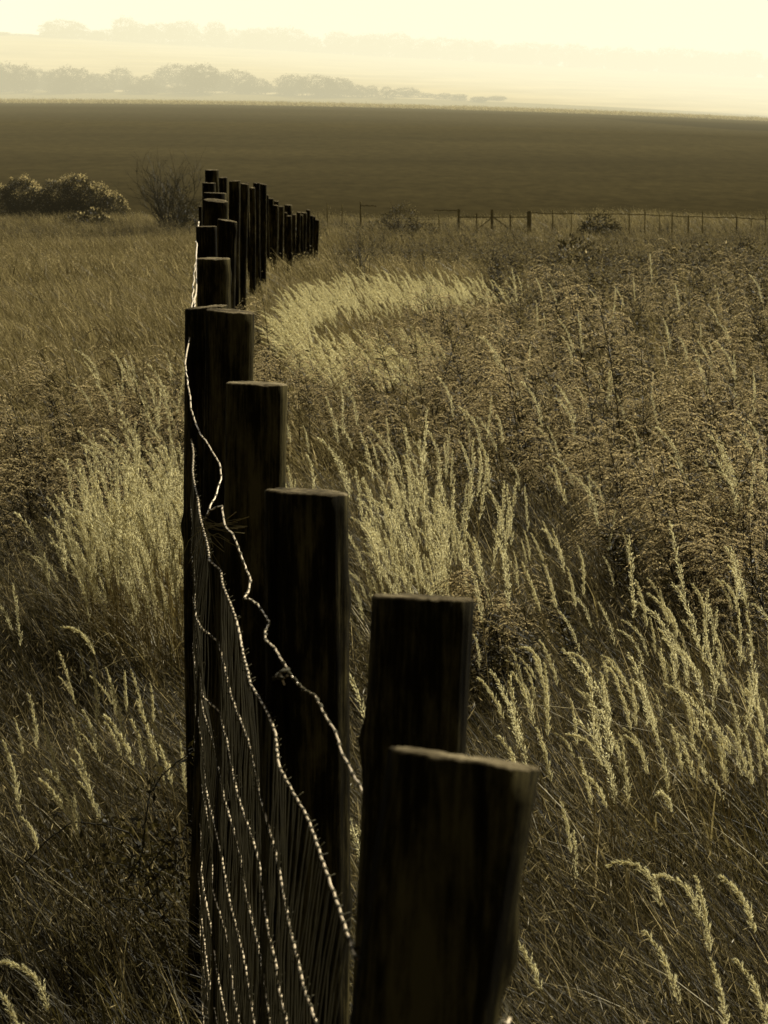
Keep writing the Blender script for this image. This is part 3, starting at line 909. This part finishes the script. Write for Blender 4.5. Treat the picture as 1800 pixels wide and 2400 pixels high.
kinds = [
    tree_meshes(50, [(0, 0, 4.9, 2.9, 2.5, 3.1), (-1.7, 0, 3.8, 1.8, 1.7, 2.2), (1.8, 0, 3.9, 1.8, 1.7, 2.3), (-1.3, 0, 1.5, 1.9, 1.5, 1.7), (1.4, 0, 1.5, 1.9, 1.5, 1.7)], 5200, .3),
    tree_meshes(51, [(0, 0, 5.0, 1.5, 1.6, 3.3), (.7, 0, 3.2, 1.4, 1.5, 2.3), (-.5, 0, 1.5, 1.5, 1.4, 1.8)], 3400, .28),
    tree_meshes(52, [(0, 0, 3.4, 3.0, 2.3, 2.6), (-2, 0, 2.6, 1.7, 1.6, 2.0), (2, 0, 2.7, 1.8, 1.6, 2.1), (0, 0, 1.2, 3.2, 1.5, 1.5)], 4600, .3),
    tree_meshes(53, [(0, 0, 5.6, 1.1, 1.3, 2.6), (1.2, 0, 4.3, 1.1, 1.2, 1.9), (-1.2, 0, 3.8, 1.2, 1.2, 2.2), (0, 0, 1.4, 2.1, 1.4, 1.7)], 3200, .28),
]
khgt = [8.1, 8.4, 6.1, 8.3]; kwid = [6.6, 3.8, 7.6, 5.0]


def far_tree(u, vtop, wpx, Y, kind, label, group, rs):
    x = (u - 900) / F * Y
    gz = float(ground(x, Y))
    ztop = at(u, vtop, Y)[2]
    h = max(1.2, ztop - gz)
    o = obj("tree", None, loc=(x, Y, gz))
    tag(o, label, "tree", group)
    sx = wpx * Y / F / kwid[kind]
    o.scale = (sx, sx, h / khgt[kind]); o.rotation_euler = (0, 0, rs)
    obj("crown", kinds[kind][0], o); obj("trunk", kinds[kind][1], o)


GM = "trees of the misty hedgerow behind the ploughed field"
ml = "tree of the misty hedgerow just behind the ploughed field's crest"
mid = [(-60, 150, 90, 1), (0, 150, 70, 2), (35, 148, 60, 1), (68, 152, 60, 2), (100, 162, 50, 1), (128, 166, 50, 3), (150, 160, 50, 1), (176, 156, 55, 1), (205, 160, 55, 3), (235, 171, 50, 2),
       (262, 172, 45, 3), (292, 158, 48, 1), (322, 178, 50, 2), (352, 176, 50, 3), (378, 180, 40, 2),
       (425, 150, 100, 0), (478, 150, 100, 0), (520, 172, 60, 2), (562, 163, 72, 0), (608, 182, 60, 2), (640, 200, 45, 2), (686, 174, 80, 0), (745, 175, 90, 0), (795, 181, 70, 0), (838, 198, 50, 2),
       (872, 200, 45, 3), (905, 203, 45, 3), (950, 205, 60, 1), (1000, 220, 45, 3), (1040, 218, 50, 3), (1075, 220, 50, 3), (1120, 226, 50, 2), (1160, 228, 45, 2)] + [(15 + 47 * q, 186 + (q * 7) % 12 + q * 1.2, 70, (2, 0, 3)[q % 3]) for q in range(18)]
for q, (u, v, w_, kd) in enumerate(mid):
    lab = {15: "left half of the big round tree clump standing highest in the misty hedgerow", 16: "right half of the big round tree clump standing highest in the misty hedgerow",
           18: "round tree just right of the highest clump in the misty hedgerow"}.get(q, ml)
    far_tree(u, v, w_ * 1.25, 603 + rng.uniform(-12, 12), kd, lab, None if lab != ml else GM, rng.uniform(0, 6))
GR = "pale trees along the far ridge"
rl = "pale hazy tree on the far ridge under the white sky"
ridge = [(128, 70, 45, 2), (158, 46, 58, 0), (190, 62, 45, 3), (225, 70, 50, 2), (268, 64, 50, 2), (306, 42, 36, 1), (338, 50, 50, 0), (362, 55, 40, 3), (395, 52, 50, 0), (435, 50, 55, 0), (470, 78, 45, 2),
         (512, 47, 55, 0), (560, 64, 60, 0), (605, 61, 60, 0), (645, 60, 60, 0), (690, 61, 40, 1), (730, 80, 60, 2), (790, 74, 50, 0), (840, 82, 60, 2), (880, 78, 50, 0), (935, 78, 60, 0), (985, 88, 60, 2),
         (1035, 86, 60, 0), (1085, 90, 60, 2), (1135, 92, 60, 0), (1190, 100, 60, 2), (1240, 102, 60, 0), (1290, 102, 60, 2), (1345, 98, 60, 0), (1400, 112, 60, 2), (1450, 108, 60, 0), (1500, 114, 60, 2),
         (1550, 110, 60, 0), (1600, 112, 60, 0), (1650, 122, 60, 2), (1700, 118, 60, 0), (1750, 116, 60, 0), (1800, 124, 60, 2), (1850, 122, 60, 0), (60, 84, 60, 2), (10, 84, 60, 2), (-40, 70, 60, 0)]
for q, (u, v, w_, kd) in enumerate(ridge):
    far_tree(u + rng.uniform(-8, 8), v + rng.uniform(-3, 5), w_ * rng.uniform(1.2, 2.0), 1000 + rng.uniform(-4, 8), kd, rl, GR, rng.uniform(0, 6))
for q in range(34):
    u = 130 + q * 52
    far_tree(u + rng.uniform(-15, 15), 82 + (u - 130) * .03 + rng.uniform(-4, 10), rng.uniform(60, 110), 1004, (2, 0, 2, 3)[q % 4], rl, GR, rng.uniform(0, 6))

# ------------------------------------------------------------------ bramble at lower left
def bramble():
    base = hit(330, 2060, .15)
    o = obj("bramble", None, loc=(base[0], base[1], float(ground(*base))))
    tag(o, "dark thorny bramble with long arching shoots among the grass left of the wire", "bramble")
    O = np.array(o.location)
    Yb = base[1]
    arcs = [([(345, 2120), (372, 2080), (330, 1990), (300, 1950), (240, 1932), (165, 1928), (120, 1960), (60, 2020), (0, 2080), (-30, 2110)], .0028),
            ([(300, 2060), (335, 2000), (340, 1930), (352, 1860), (385, 1810), (430, 1775), (452, 1762)], .0026),
            ([(370, 2120), (330, 2040), (300, 2030), (250, 2020), (200, 2030), (150, 2045)], .002),
            ([(410, 2180), (370, 2140), (330, 2110), (270, 2105), (235, 2125), (200, 2180), (170, 2230)], .0026),
            ([(350, 2030), (390, 1975), (440, 1942)], .002), ([(340, 2060), (400, 2030), (450, 2000)], .002)]
    mb = MB(); lv = MB()
    for pts, rr in arcs:
        P = np.array([at(u, v, Yb - 1.0 + .02 * i) for i, (u, v) in enumerate(pts)]) - O
        s = np.linspace(0, len(P) - 1, len(P) * 5)
        Q = np.stack([np.interp(s, range(len(P)), P[:, j]) for j in range(3)], -1) + rng.normal(0, .0015, (len(s), 3))
        tube(mb, Q, np.linspace(rr, rr * .6, len(Q)) * 1.25, 5, 0, False)
        k = rng.integers(2, len(Q) - 1, 30)
        quads(mb, Q[k], rng.normal(size=(30, 3)), .009, .004, 0)
        k = rng.integers(0, len(Q), 46)
        quads(lv, Q[k] + rng.normal(0, .02, (46, 3)), rng.normal(size=(46, 3)) + [0, 0, -.2], rng.uniform(.02, .045, 46), .014, 0)
    n = 420
    c = np.array([at(335, 2060, Yb - .7)]) - O
    pos = c + rng.normal(0, 1, (n, 3)) * [.12, .1, .13]
    quads(lv, pos, rng.normal(size=(n, 3)), rng.uniform(.02, .045, n), .015, 0)
    obj("shoots", mb.mesh("bramble_shoots", [M["twig"]]), o)
    obj("leaves", lv.mesh("bramble_leaves", [M["grass_dark"]]), o)


bramble()

# ------------------------------------------------------------------ ground cover
tufts = [source("grass_tuft", tuft_mesh("grass_tuft", 60, .22, .5, .0045, [M["grass"], M["grass_pale"]])) for _ in range(6)]
tufts_dk = [source("dark_grass_tuft", tuft_mesh("dark_grass_tuft", 50, .2, .45, .006, [M["grass_dark"], M["grass"]], lean=.25, split=.2)) for _ in range(4)]
tufts_far = [source("meadow_tuft", tuft_mesh("meadow_tuft", 44, .14, .42, .014, [M["meadow_soft"], M["grass_pale"]], spread=.28, K=2, split=.14)) for _ in range(5)]
tufts_pale = [source("pale_tuft", tuft_mesh("pale_tuft", 40, .18, .42, .03, [M["grass_pale"], M["plume"]], spread=.4, K=2, split=.3)) for _ in range(2)]
weeds = [source("seeding_weed", weed_mesh("seeding_weed", 100 + q, rng.uniform(.8, 1.05), [M["weed_leaf"], M["weed_top"]])) for q in range(6)]
weeds_far = [source("distant_weed", weed_mesh("distant_weed", 120 + q, 1.0, [M["weed_leaf"], M["weed_top_far"]], 60, 8, 14, .018, .011)) for q in range(4)]


def plume_mesh(name, seed, **kw):
    st, pl = plume_parts(seed=seed, **kw)
    mb = MB()
    for src, mi in ((st, 0), (pl, 1)):
        v = np.concatenate(src.v); n0 = mb.n
        mb.v.append(v); mb.f += [[k + n0 for k in f] for f in src.f]; mb.m += [mi] * len(src.f); mb.n += len(v)
    return mb.mesh(name, [M["stem"], M["plume"]])


pl_src = [source("plume_grass", plume_mesh("plume_grass", 200 + q, h=.72 + .05 * (q % 3), L=.24 + .025 * (q % 3), droop=[.3, .5, .8, .2, 1.2, .1][q], nspk=300, w=.003, bend=[.12, .25, .2, .05, .2, 0][q], fat=1.0)) for q in range(6)]


def wedge(y0, y1, n, marg=1.12):
    """n random places on the meadow between two distances, a little wider than the view"""
    Y = np.sqrt(rng.uniform(y0 ** 2, y1 ** 2, n))
    x = rng.uniform(-1, 1, n) * (.166 * Y * marg + .6)
    return x, Y


def rotz(n, tilt=.12, spin=.5):
    return np.stack([rng.normal(0, tilt, n), rng.normal(0, tilt, n), rng.normal(0, spin, n)], -1)


def near_post(x, y, r=.14):
    bad = np.zeros(len(x), bool)
    for T, r0, Y in post_info[:10]:
        bad |= (x - T[0]) ** 2 + (y - Y) ** 2 < r * r
    return bad


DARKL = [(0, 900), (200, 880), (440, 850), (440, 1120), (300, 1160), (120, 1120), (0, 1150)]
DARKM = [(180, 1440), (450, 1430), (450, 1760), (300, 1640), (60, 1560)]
WEEDR = [(560, 790), (620, 760), (830, 800), (1000, 720), (1180, 690), (1820, 600), (1820, 1080), (1560, 1120), (1300, 1060), (1180, 1000), (900, 980), (760, 900), (640, 900), (600, 1050), (580, 860)]
WEEDR2 = [(1600, 1120), (1820, 1080), (1820, 1400), (1650, 1380), (1560, 1250)]

# near grass
x, y = wedge(4.8, 15, 7200, 1.18)
u, v = shade_uv(x, y, .3)
k = ~near_post(x, y)
k &= ~((y < 8.6) & (np.abs(x - np.interp(y, *CRV[7]) - .05) < .34))
k &= ~((in_poly(u, v, WEEDR) | in_poly(u, v, DARKL)) & (rng.uniform(size=len(x)) < .55))
x, y, u, v = x[k], y[k], u[k], v[k]
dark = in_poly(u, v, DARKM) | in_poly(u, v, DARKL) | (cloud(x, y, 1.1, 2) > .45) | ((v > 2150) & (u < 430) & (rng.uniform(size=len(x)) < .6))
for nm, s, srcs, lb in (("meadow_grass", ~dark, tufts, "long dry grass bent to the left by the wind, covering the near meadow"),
                        ("darker_grass", dark, tufts_dk, "darker green-brown grass between the tall plumes")):  # darker tuft material in these areas
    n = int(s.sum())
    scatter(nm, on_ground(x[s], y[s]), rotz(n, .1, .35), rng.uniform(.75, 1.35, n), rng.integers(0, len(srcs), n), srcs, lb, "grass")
# middle grass
x, y = wedge(15, 48, 11500, 1.1)
u, v = shade_uv(x, y, .3)
k = ~(in_poly(u, v, WEEDR) & (rng.uniform(size=len(x)) < .7))
x, y, u, v = x[k], y[k], u[k], v[k]
n = len(x)
foot = np.where((u > 500) & (u < 780) & (y > 24), np.where(y > 42, .9, .6), 1.0)
scatter("middle_meadow_grass", on_ground(x, y), rotz(n, .1, .6), foot * rng.uniform(.7, 1.2, n) * (1 + .25 * cloud(x, y, .5, 1)), rng.integers(0, 5, n), tufts_far, "pale short grass of the middle meadow", "grass")
x, y = wedge(46, 131, 24000, 1.1)
n = len(x)
scatter("distant_meadow_grass", on_ground(x, y), rotz(n, .1, .8), rng.uniform(1.0, 1.9, n) * (1 + .35 * cloud(x, y, .2, 3)), rng.integers(0, 5, n), tufts_far, "soft distant meadow grass reaching the ploughed field", "grass")

# weeds
pts = []
P1 = sample_patch(WEEDR, 900, .8)
P2 = sample_patch(DARKL, 330, .8)
P3 = sample_patch(WEEDR2, 130, .7)
P4 = sample_patch([(1080, 1300), (1250, 1380), (1270, 1500), (1120, 1480)], 12, .8)
P5 = sample_patch([(550, 760), (650, 780), (640, 1000), (560, 900)], 70, .7)
WP = np.concatenate([P1, P2, P3, P5])
k = ~near_post(WP[:, 0], WP[:, 1], .2) & (cloud(WP[:, 0], WP[:, 1], 2.0, 4) > -.3)
ua, va = shade_uv(WP[:, 0], WP[:, 1], .85)
for pl_, pr_ in zip(([(660, 690), (740, 640), (860, 620), (1000, 630), (1160, 660), (1060, 690), (840, 705), (720, 760), (650, 780)], [(650, 760), (800, 790), (960, 750), (1040, 790), (1000, 850), (900, 870), (730, 840)]), (.8, .35)):
    k &= ~(in_poly(ua, va, pl_) & (rng.uniform(size=len(ua)) < pr_))
WP = WP[k]
n = len(WP)
scatter("seeding_weeds", on_ground(WP[:, 0], WP[:, 1]), rotz(n, .1, .8), rng.uniform(.6, 1.22, n) * (1 + .38 * cloud(WP[:, 0], WP[:, 1], 2.0, 4)) * np.where(WP[:, 0] < -.5, .8, .86), rng.integers(0, 6, n), weeds, "dense mass of brown seeding weeds with feathery heads", "weeds")
x, y = wedge(24, 100, 5200, 1.08)
u, v = shade_uv(x, y, .5)
k = ((u > 800) | (v < 560)) & ((u > 690 + rng.normal(0, 15, len(u))) & ~((v > 625) & (u < 1150))) & (cloud(x, y, .35, 5) > -.25)
k |= (u < 60) & (v > 5000)
x, y = x[k], y[k]; n = len(x)
scatter("distant_weeds", on_ground(x, y), rotz(n, .1, .9), rng.uniform(.55, 1.1, n), rng.integers(0, 4, n), weeds_far, "brown weeds thinning out towards the far fence", "weeds")
# tall pale weed strip under the far bushes
x = rng.uniform(-24, 24, 1900); y = rng.normal(113, 4, 1900)
k = np.abs(x / y) < .19; x, y = x[k], y[k]; n = len(x)
scatter("field_margin_weeds", on_ground(x, y), rotz(n, .1, .9), rng.uniform(.45, .95, n), rng.integers(0, 4, n), weeds_far, "strip of tall weeds along the near edge of the ploughed field", "weeds")
# fringe on the crest of the ploughed field
x = rng.uniform(-80, 80, 3500); y = rng.uniform(386, 402, 3500); n = len(x)
scatter("crest_grass", on_ground(x, y), rotz(n, .1, .9), rng.uniform(.5, 1.6, n), rng.integers(0, 2, n), tufts_pale, "thin pale fringe of grass on the crest of the ploughed field", "grass")

# plume grass patches
PATCH = [
    ([(255, 1130), (300, 1100), (420, 1090), (425, 1330), (330, 1340), (250, 1280), (180, 1300), (130, 1220)], 360, .9),
    ([(830, 1140), (900, 1070), (960, 1060), (1040, 1180), (1120, 1300), (1140, 1420), (1000, 1390), (850, 1350)], 130, .9),
    ([(1380, 1320), (1500, 1370), (1640, 1400), (1810, 1330), (1810, 1680), (1650, 1700), (1480, 1620), (1420, 1500)], 40, .9),
    ([(1600, 1080), (1700, 1060), (1810, 1090), (1810, 1180), (1640, 1170)], 34, .9),
    ([(240, 900), (430, 900), (430, 1060), (330, 1090), (240, 990)], 46, .85),
    ([(640, 960), (1100, 930), (1600, 960), (1500, 1080), (900, 1060), (680, 1040)], 30, .9),
    ([(1100, 700), (1810, 640), (1810, 960), (1200, 930)], 60, .9),
    ([(620, 1120), (680, 1120), (680, 1175), (620, 1160)], 10, .9),
    ([(1150, 1700), (1500, 1700), (1480, 1950), (1250, 1900)], 10, .85),
    ([(1120, 1020), (1500, 1080), (1400, 1300), (1150, 1250)], 14, .9),
    ([(0, 1180), (120, 1200), (180, 1400), (0, 1500)], 6, .85),
    ([(820, 1700), (980, 1650), (1000, 1950), (850, 2300)], 8, .8),
]
PP = []
for poly, n, h in PATCH:
    PP.append(sample_patch(poly, n, h))
PP = np.concatenate(PP)
k = ~near_post(PP[:, 0], PP[:, 1], .2); PP = PP[k]
n = len(PP)
scatter("plume_grass_patches", on_ground(PP[:, 0], PP[:, 1]), rotz(n, .1, .6), rng.uniform(.68, 1.2, n), rng.integers(0, 6, n), pl_src, "pale feathery reed grass growing in bright patches", "grass")

pl_band = [source('band_plume_grass', plume_mesh('band_plume_grass', 240 + q, h=.62, L=.26, droop=[.5, .8, 1.0, .6][q], nspk=170, w=.0075, bend=[.2, .3, .35, .25][q], fat=1.35)) for q in range(4)]
BAND = [([(650, 700), (740, 660), (860, 640), (1000, 648), (1150, 660), (1230, 676), (1100, 694), (940, 705), (800, 715), (720, 745), (690, 780), (640, 770)], 900),
        ([(640, 760), (700, 770), (740, 800), (820, 830), (800, 870), (720, 850), (650, 800)], 150),
        ([(760, 800), (860, 790), (960, 775), (1030, 795), (1000, 850), (940, 880), (860, 870), (780, 850)], 190)]
BP = np.concatenate([sample_patch(pl_, n_, .62) for pl_, n_ in BAND])
n = len(BP)
scatter("plume_grass_band", on_ground(BP[:, 0] + .15, BP[:, 1]), np.stack([rng.normal(0, .08, n), rng.normal(-.24, .13, n), rng.normal(0, .35, n)], -1), rng.uniform(.6, .95, n), rng.integers(0, 4, n), pl_band,
        "bright wind-swept band of pale reed grass sweeping right from the foot of the palisade", "grass")

# single stalks near enough to tell apart
kinds_p, kinds_off = [], []
for q in range(9):
    st, pl = plume_parts(h=[.75, .8, .7, .85, .72, .78, .66, .74, .7][q], L=[.22, .24, .2, .26, .2, .22, .22, .24, .25][q], droop=[.25, .5, .9, .35, 1.5, .6, 1.9, .15, 2.2][q], nspk=1000, w=.0017, seed=300 + q,
                         bend=[.12, .3, .22, .08, .25, .35, .2, .3, .2][q], fat=[.8, .9, 1, .8, .9, .8, 1.1, .75, 1][q])
    pv = np.concatenate(pl.v); kinds_off.append((float(pv[:, 0].mean()), float(pv[:, 2].max()) - .03))
    kinds_p.append((st.mesh("stalk_stem", [M["stem"]]), pl.mesh("stalk_plume", [M["plume"]])))


def stalk(u, v, h, q, label, group, rz=0.0, s=1.0, tilt=0.0):
    ox, oz = kinds_off[q]
    x, y = hit(u, v, oz * s); x -= ox * s
    o = obj("reed_grass_stalk", None, loc=(x, y, float(ground(x, y))))
    o.rotation_euler = (0, tilt, rz); o.scale = (s, s, s)
    tag(o, label, "grass stalk", group)
    obj("stem", kinds_p[q][0], o); obj("plume", kinds_p[q][1], o)
    return o


def stalks(polys, n, q_list, label, group, h=.85):
    P = []
    p = np.array(polys, float)
    while len(P) < n:
        u = rng.uniform(p[:, 0].min(), p[:, 0].max(), 50); v = rng.uniform(p[:, 1].min(), p[:, 1].max(), 50)
        for a, b in zip(u, v):
            if in_poly(np.array([a]), np.array([b]), polys)[0] and len(P) < n:
                P.append((a, b))
    for a, b in P:
        stalk(a, b, h, int(rng.choice(q_list)), label, group, rng.normal(0, .6), rng.uniform(.62, 1.0), rng.normal(0, .09))


stalks([(20, 1560), (220, 1520), (430, 1580), (430, 1780), (330, 1740), (200, 1760), (20, 1780)], 28, [0, 1, 3, 7, 5], "upright pale grass plume in the loose group left of the wire", "grass plumes left of the wire")
stalks([(0, 1800), (200, 1760), (250, 1860), (0, 1960)], 7, [1, 2, 5], "leaning grass plume low at the left below the upright group", "leaning grass plumes at lower left")
stalks([(1130, 1480), (1500, 1500), (1520, 1850), (1180, 1760)], 36, [0, 1, 2, 5, 4], "arching grass plume in the middle of the right meadow", "arching grass plumes right of the near posts")
stalks([(1440, 1360), (1800, 1330), (1800, 1860), (1500, 1720)], 52, [0, 2, 5, 1], "pale grass plume in the right meadow near the picture's edge", "grass plumes at the right edge")
stalks([(1120, 1260), (1330, 1220), (1420, 1350), (1200, 1400)], 14, [0, 3, 7], "slim upright grass plume above the goldenrod clump", "slim plumes above the goldenrod")
stalks([(880, 1100), (1080, 1180), (1120, 1330), (860, 1330)], 30, [0, 1, 3, 7], "upright pale plume in the bright patch right of the thick post", "plumes right of the thick post")
for (u, v, q, s, rz, lab) in [
        (1500, 2060, 8, 1.0, 0, "long drooping plume hooked over to the left, at lower right"),
        (1598, 2080, 6, 1.0, 0, "drooping plume just right of the long hooked one"),
        (1655, 2105, 0, 1.0, .1, "straight pale plume between the drooping ones at lower right"),
        (1735, 2085, 2, 1.05, 0, "thick bending plume near the right edge at lower right"),
        (1560, 2210, 1, .95, 0, "narrow leaning plume below the long hooked one"),
        (1690, 2260, 3, .95, 0, "low upright plume near the lower right corner"),
        (1775, 2290, 1, .95, 0, "lowest plume in the lower right corner"),
        (1230, 2215, 5, .9, 0, "small bent plume beside the knot of the nearest post"),
        (1330, 1920, 0, .8, 0, "small lone plume right of the nearest post's top"),
        (60, 2290, 6, 1.0, 0, "drooping plume in the lower left corner"),
        (25, 2330, 1, .95, .2, "short plume at the very lower left edge"),
        (185, 1480, 4, 1.0, .3, "bent plume standing alone above the left group"),
        (1140, 1050, 3, 1.0, 0, "lone upright plume amid the weeds in the middle"),
        (1310, 1110, 1, 1.0, 0, "lone plume leaning right of the middle weeds")]:
    stalk(u, v, .9, q, lab, None, rz, s)

# goldenrod clump behind the second post and two loose ones
gm = [weed_mesh("goldenrod", 140 + q, .85, [M["weed_leaf"], M["weed_top"]], 150, 13, 70, .009, .0032) for q in range(4)]
def goldenrod(u, v, n, label, sp=.12, s=1.0):
    x, y = hit(u, v, .85 * s)
    o = obj("goldenrod_clump", None, loc=(x, y, float(ground(x, y))))
    tag(o, label, "wild plant")
    for q in range(n):
        c = obj("flower_stem", gm[q % 4], o, (rng.normal(0, sp), rng.normal(0, sp), 0)); c.rotation_euler = (0, 0, rng.uniform(-.6, .6)); c.scale = (s, s, s * rng.uniform(.85, 1.1))
goldenrod(1185, 1385, 12, "goldenrod clump gone to seed right behind the second nearest post")
goldenrod(1155, 1030, 3, "small goldenrod with curled heads in the grass gap of the middle", .06)
goldenrod(1450, 1175, 5, "goldenrod with rimlit curls where grass meets the right weeds", .1)
goldenrod(1385, 1345, 2, "tiny goldenrod with curled tips above the right plumes", .05)
goldenrod(590, 715, 6, "goldenrod bush at the foot of the palisade posts", .2, .7)

# ------------------------------------------------------------------ haze
def haze(name, y0, y1, z0, z1, dens, colr, strength, x0=-900):
    mb = MB()
    x1 = 900
    xa, xb = x0 if isinstance(x0, tuple) else (x0, x0)
    V = [(xa, y0, z0), (x1, y0, z0), (x1, y1, z0), (xb, y1, z0), (xa, y0, z1), (x1, y0, z1), (x1, y1, z1), (xb, y1, z1)]
    mb.add(V, [(0, 3, 2, 1), (4, 5, 6, 7), (0, 1, 5, 4), (1, 2, 6, 5), (2, 3, 7, 6), (3, 0, 4, 7)])
    m, nt, out = new_mat(name)
    ab = nt.nodes.new("ShaderNodeVolumeAbsorption"); ab.inputs["Density"].default_value = dens; ab.inputs["Color"].default_value = (0, 0, 0, 1)
    em = nt.nodes.new("ShaderNodeEmission"); em.inputs["Color"].default_value = colr; em.inputs["Strength"].default_value = strength * dens  # own glow stands in for sunlight scattered by the haze
    ad = nt.nodes.new("ShaderNodeAddShader")
    nt.links.new(ab.outputs[0], ad.inputs[0]); nt.links.new(em.outputs[0], ad.inputs[1]); nt.links.new(ad.outputs[0], out.inputs["Volume"])
    o = obj(name, mb.mesh(name, [m]))
    tag(o, kind="structure")
    return o


haze("thin_haze", 95, 299, -8, 60, .00075, (1, .84, .44, 1), .62)
haze("valley_mist", 404, 1180, -8, 90, .003, (1, .94, .66, 1), 1.16)
haze("right_mist", 404.5, 1179, -8.5, 89, .0024, (1, .985, .86, 1), 1.42, (150, -260))
haze("crest_mist", 366, 402, -8.2, 29, .004, (1, .93, .62, 1), .9)
haze("crest_haze", 300, 365, -8, 30, .0022, (1, .88, .52, 1), .75)
haze("sky_whitening_glow", 1190, 1700, -60, 260, .003, (1, 1, .97, 1), 5.5)  # glowing box added behind the ridge to whiten the sky

# ------------------------------------------------------------------ light
SAZ, SEL = math.radians(40), math.radians(34)
sd = Vector((math.sin(SAZ) * math.cos(SEL), math.cos(SAZ) * math.cos(SEL), math.sin(SEL)))
sun = bpy.data.lights.new("sun", 'SUN'); sun.energy = 5.0 * 1.16; sun.angle = math.radians(.5); sun.color = (1, .95, .78)
so = bpy.data.objects.new("sun", sun); COL.objects.link(so)
so.rotation_euler = (-sd).to_track_quat('-Z', 'Y').to_euler()
w = bpy.data.worlds.new("World"); sc.world = w; w.use_nodes = True
nt = w.node_tree; nt.nodes.clear()
sky = nt.nodes.new("ShaderNodeTexSky"); sky.sky_type = 'NISHITA'; sky.sun_disc = False
sky.sun_elevation = SEL; sky.sun_rotation = SAZ; sky.dust_density = 4; sky.air_density = 1.5
bw = nt.nodes.new("ShaderNodeRGBToBW")
mx = nt.nodes.new("ShaderNodeMix"); mx.data_type = 'RGBA'; mx.blend_type = 'MULTIPLY'; mx.inputs[0].default_value = 1
mx.inputs[7].default_value = (1, .97, .86, 1)
bg = nt.nodes.new("ShaderNodeBackground"); bg.inputs[1].default_value = .036
wo = nt.nodes.new("ShaderNodeOutputWorld")
nt.links.new(sky.outputs[0], bw.inputs[0]); nt.links.new(bw.outputs[0], mx.inputs[6]); nt.links.new(mx.outputs[2], bg.inputs[0]); nt.links.new(bg.outputs[0], wo.inputs[0])

# ------------------------------------------------------------------ camera
cam = bpy.data.cameras.new("camera"); co = bpy.data.objects.new("camera", cam); COL.objects.link(co)
cam.sensor_fit = 'HORIZONTAL'; cam.sensor_width = 36; cam.lens = 36 * F / W
cam.clip_end = 5000; cam.clip_start = .05
co.location = (0, 0, CAMH); co.rotation_euler = (math.pi / 2 - PITCH, 0, 0)
cam.dof.use_dof = True; cam.dof.focus_distance = 9.5; cam.dof.aperture_fstop = 19
sc.camera = co
sc.view_settings.view_transform = 'Standard'; sc.view_settings.look = 'None'; sc.view_settings.exposure = 0; sc.view_settings.gamma = 1
cy = sc.cycles
cy.max_bounces = 5; cy.diffuse_bounces = 2; cy.glossy_bounces = 2; cy.transmission_bounces = 3; cy.volume_bounces = 0; cy.transparent_max_bounces = 6
cy.use_denoising = True
cy.sample_clamp_indirect = 4
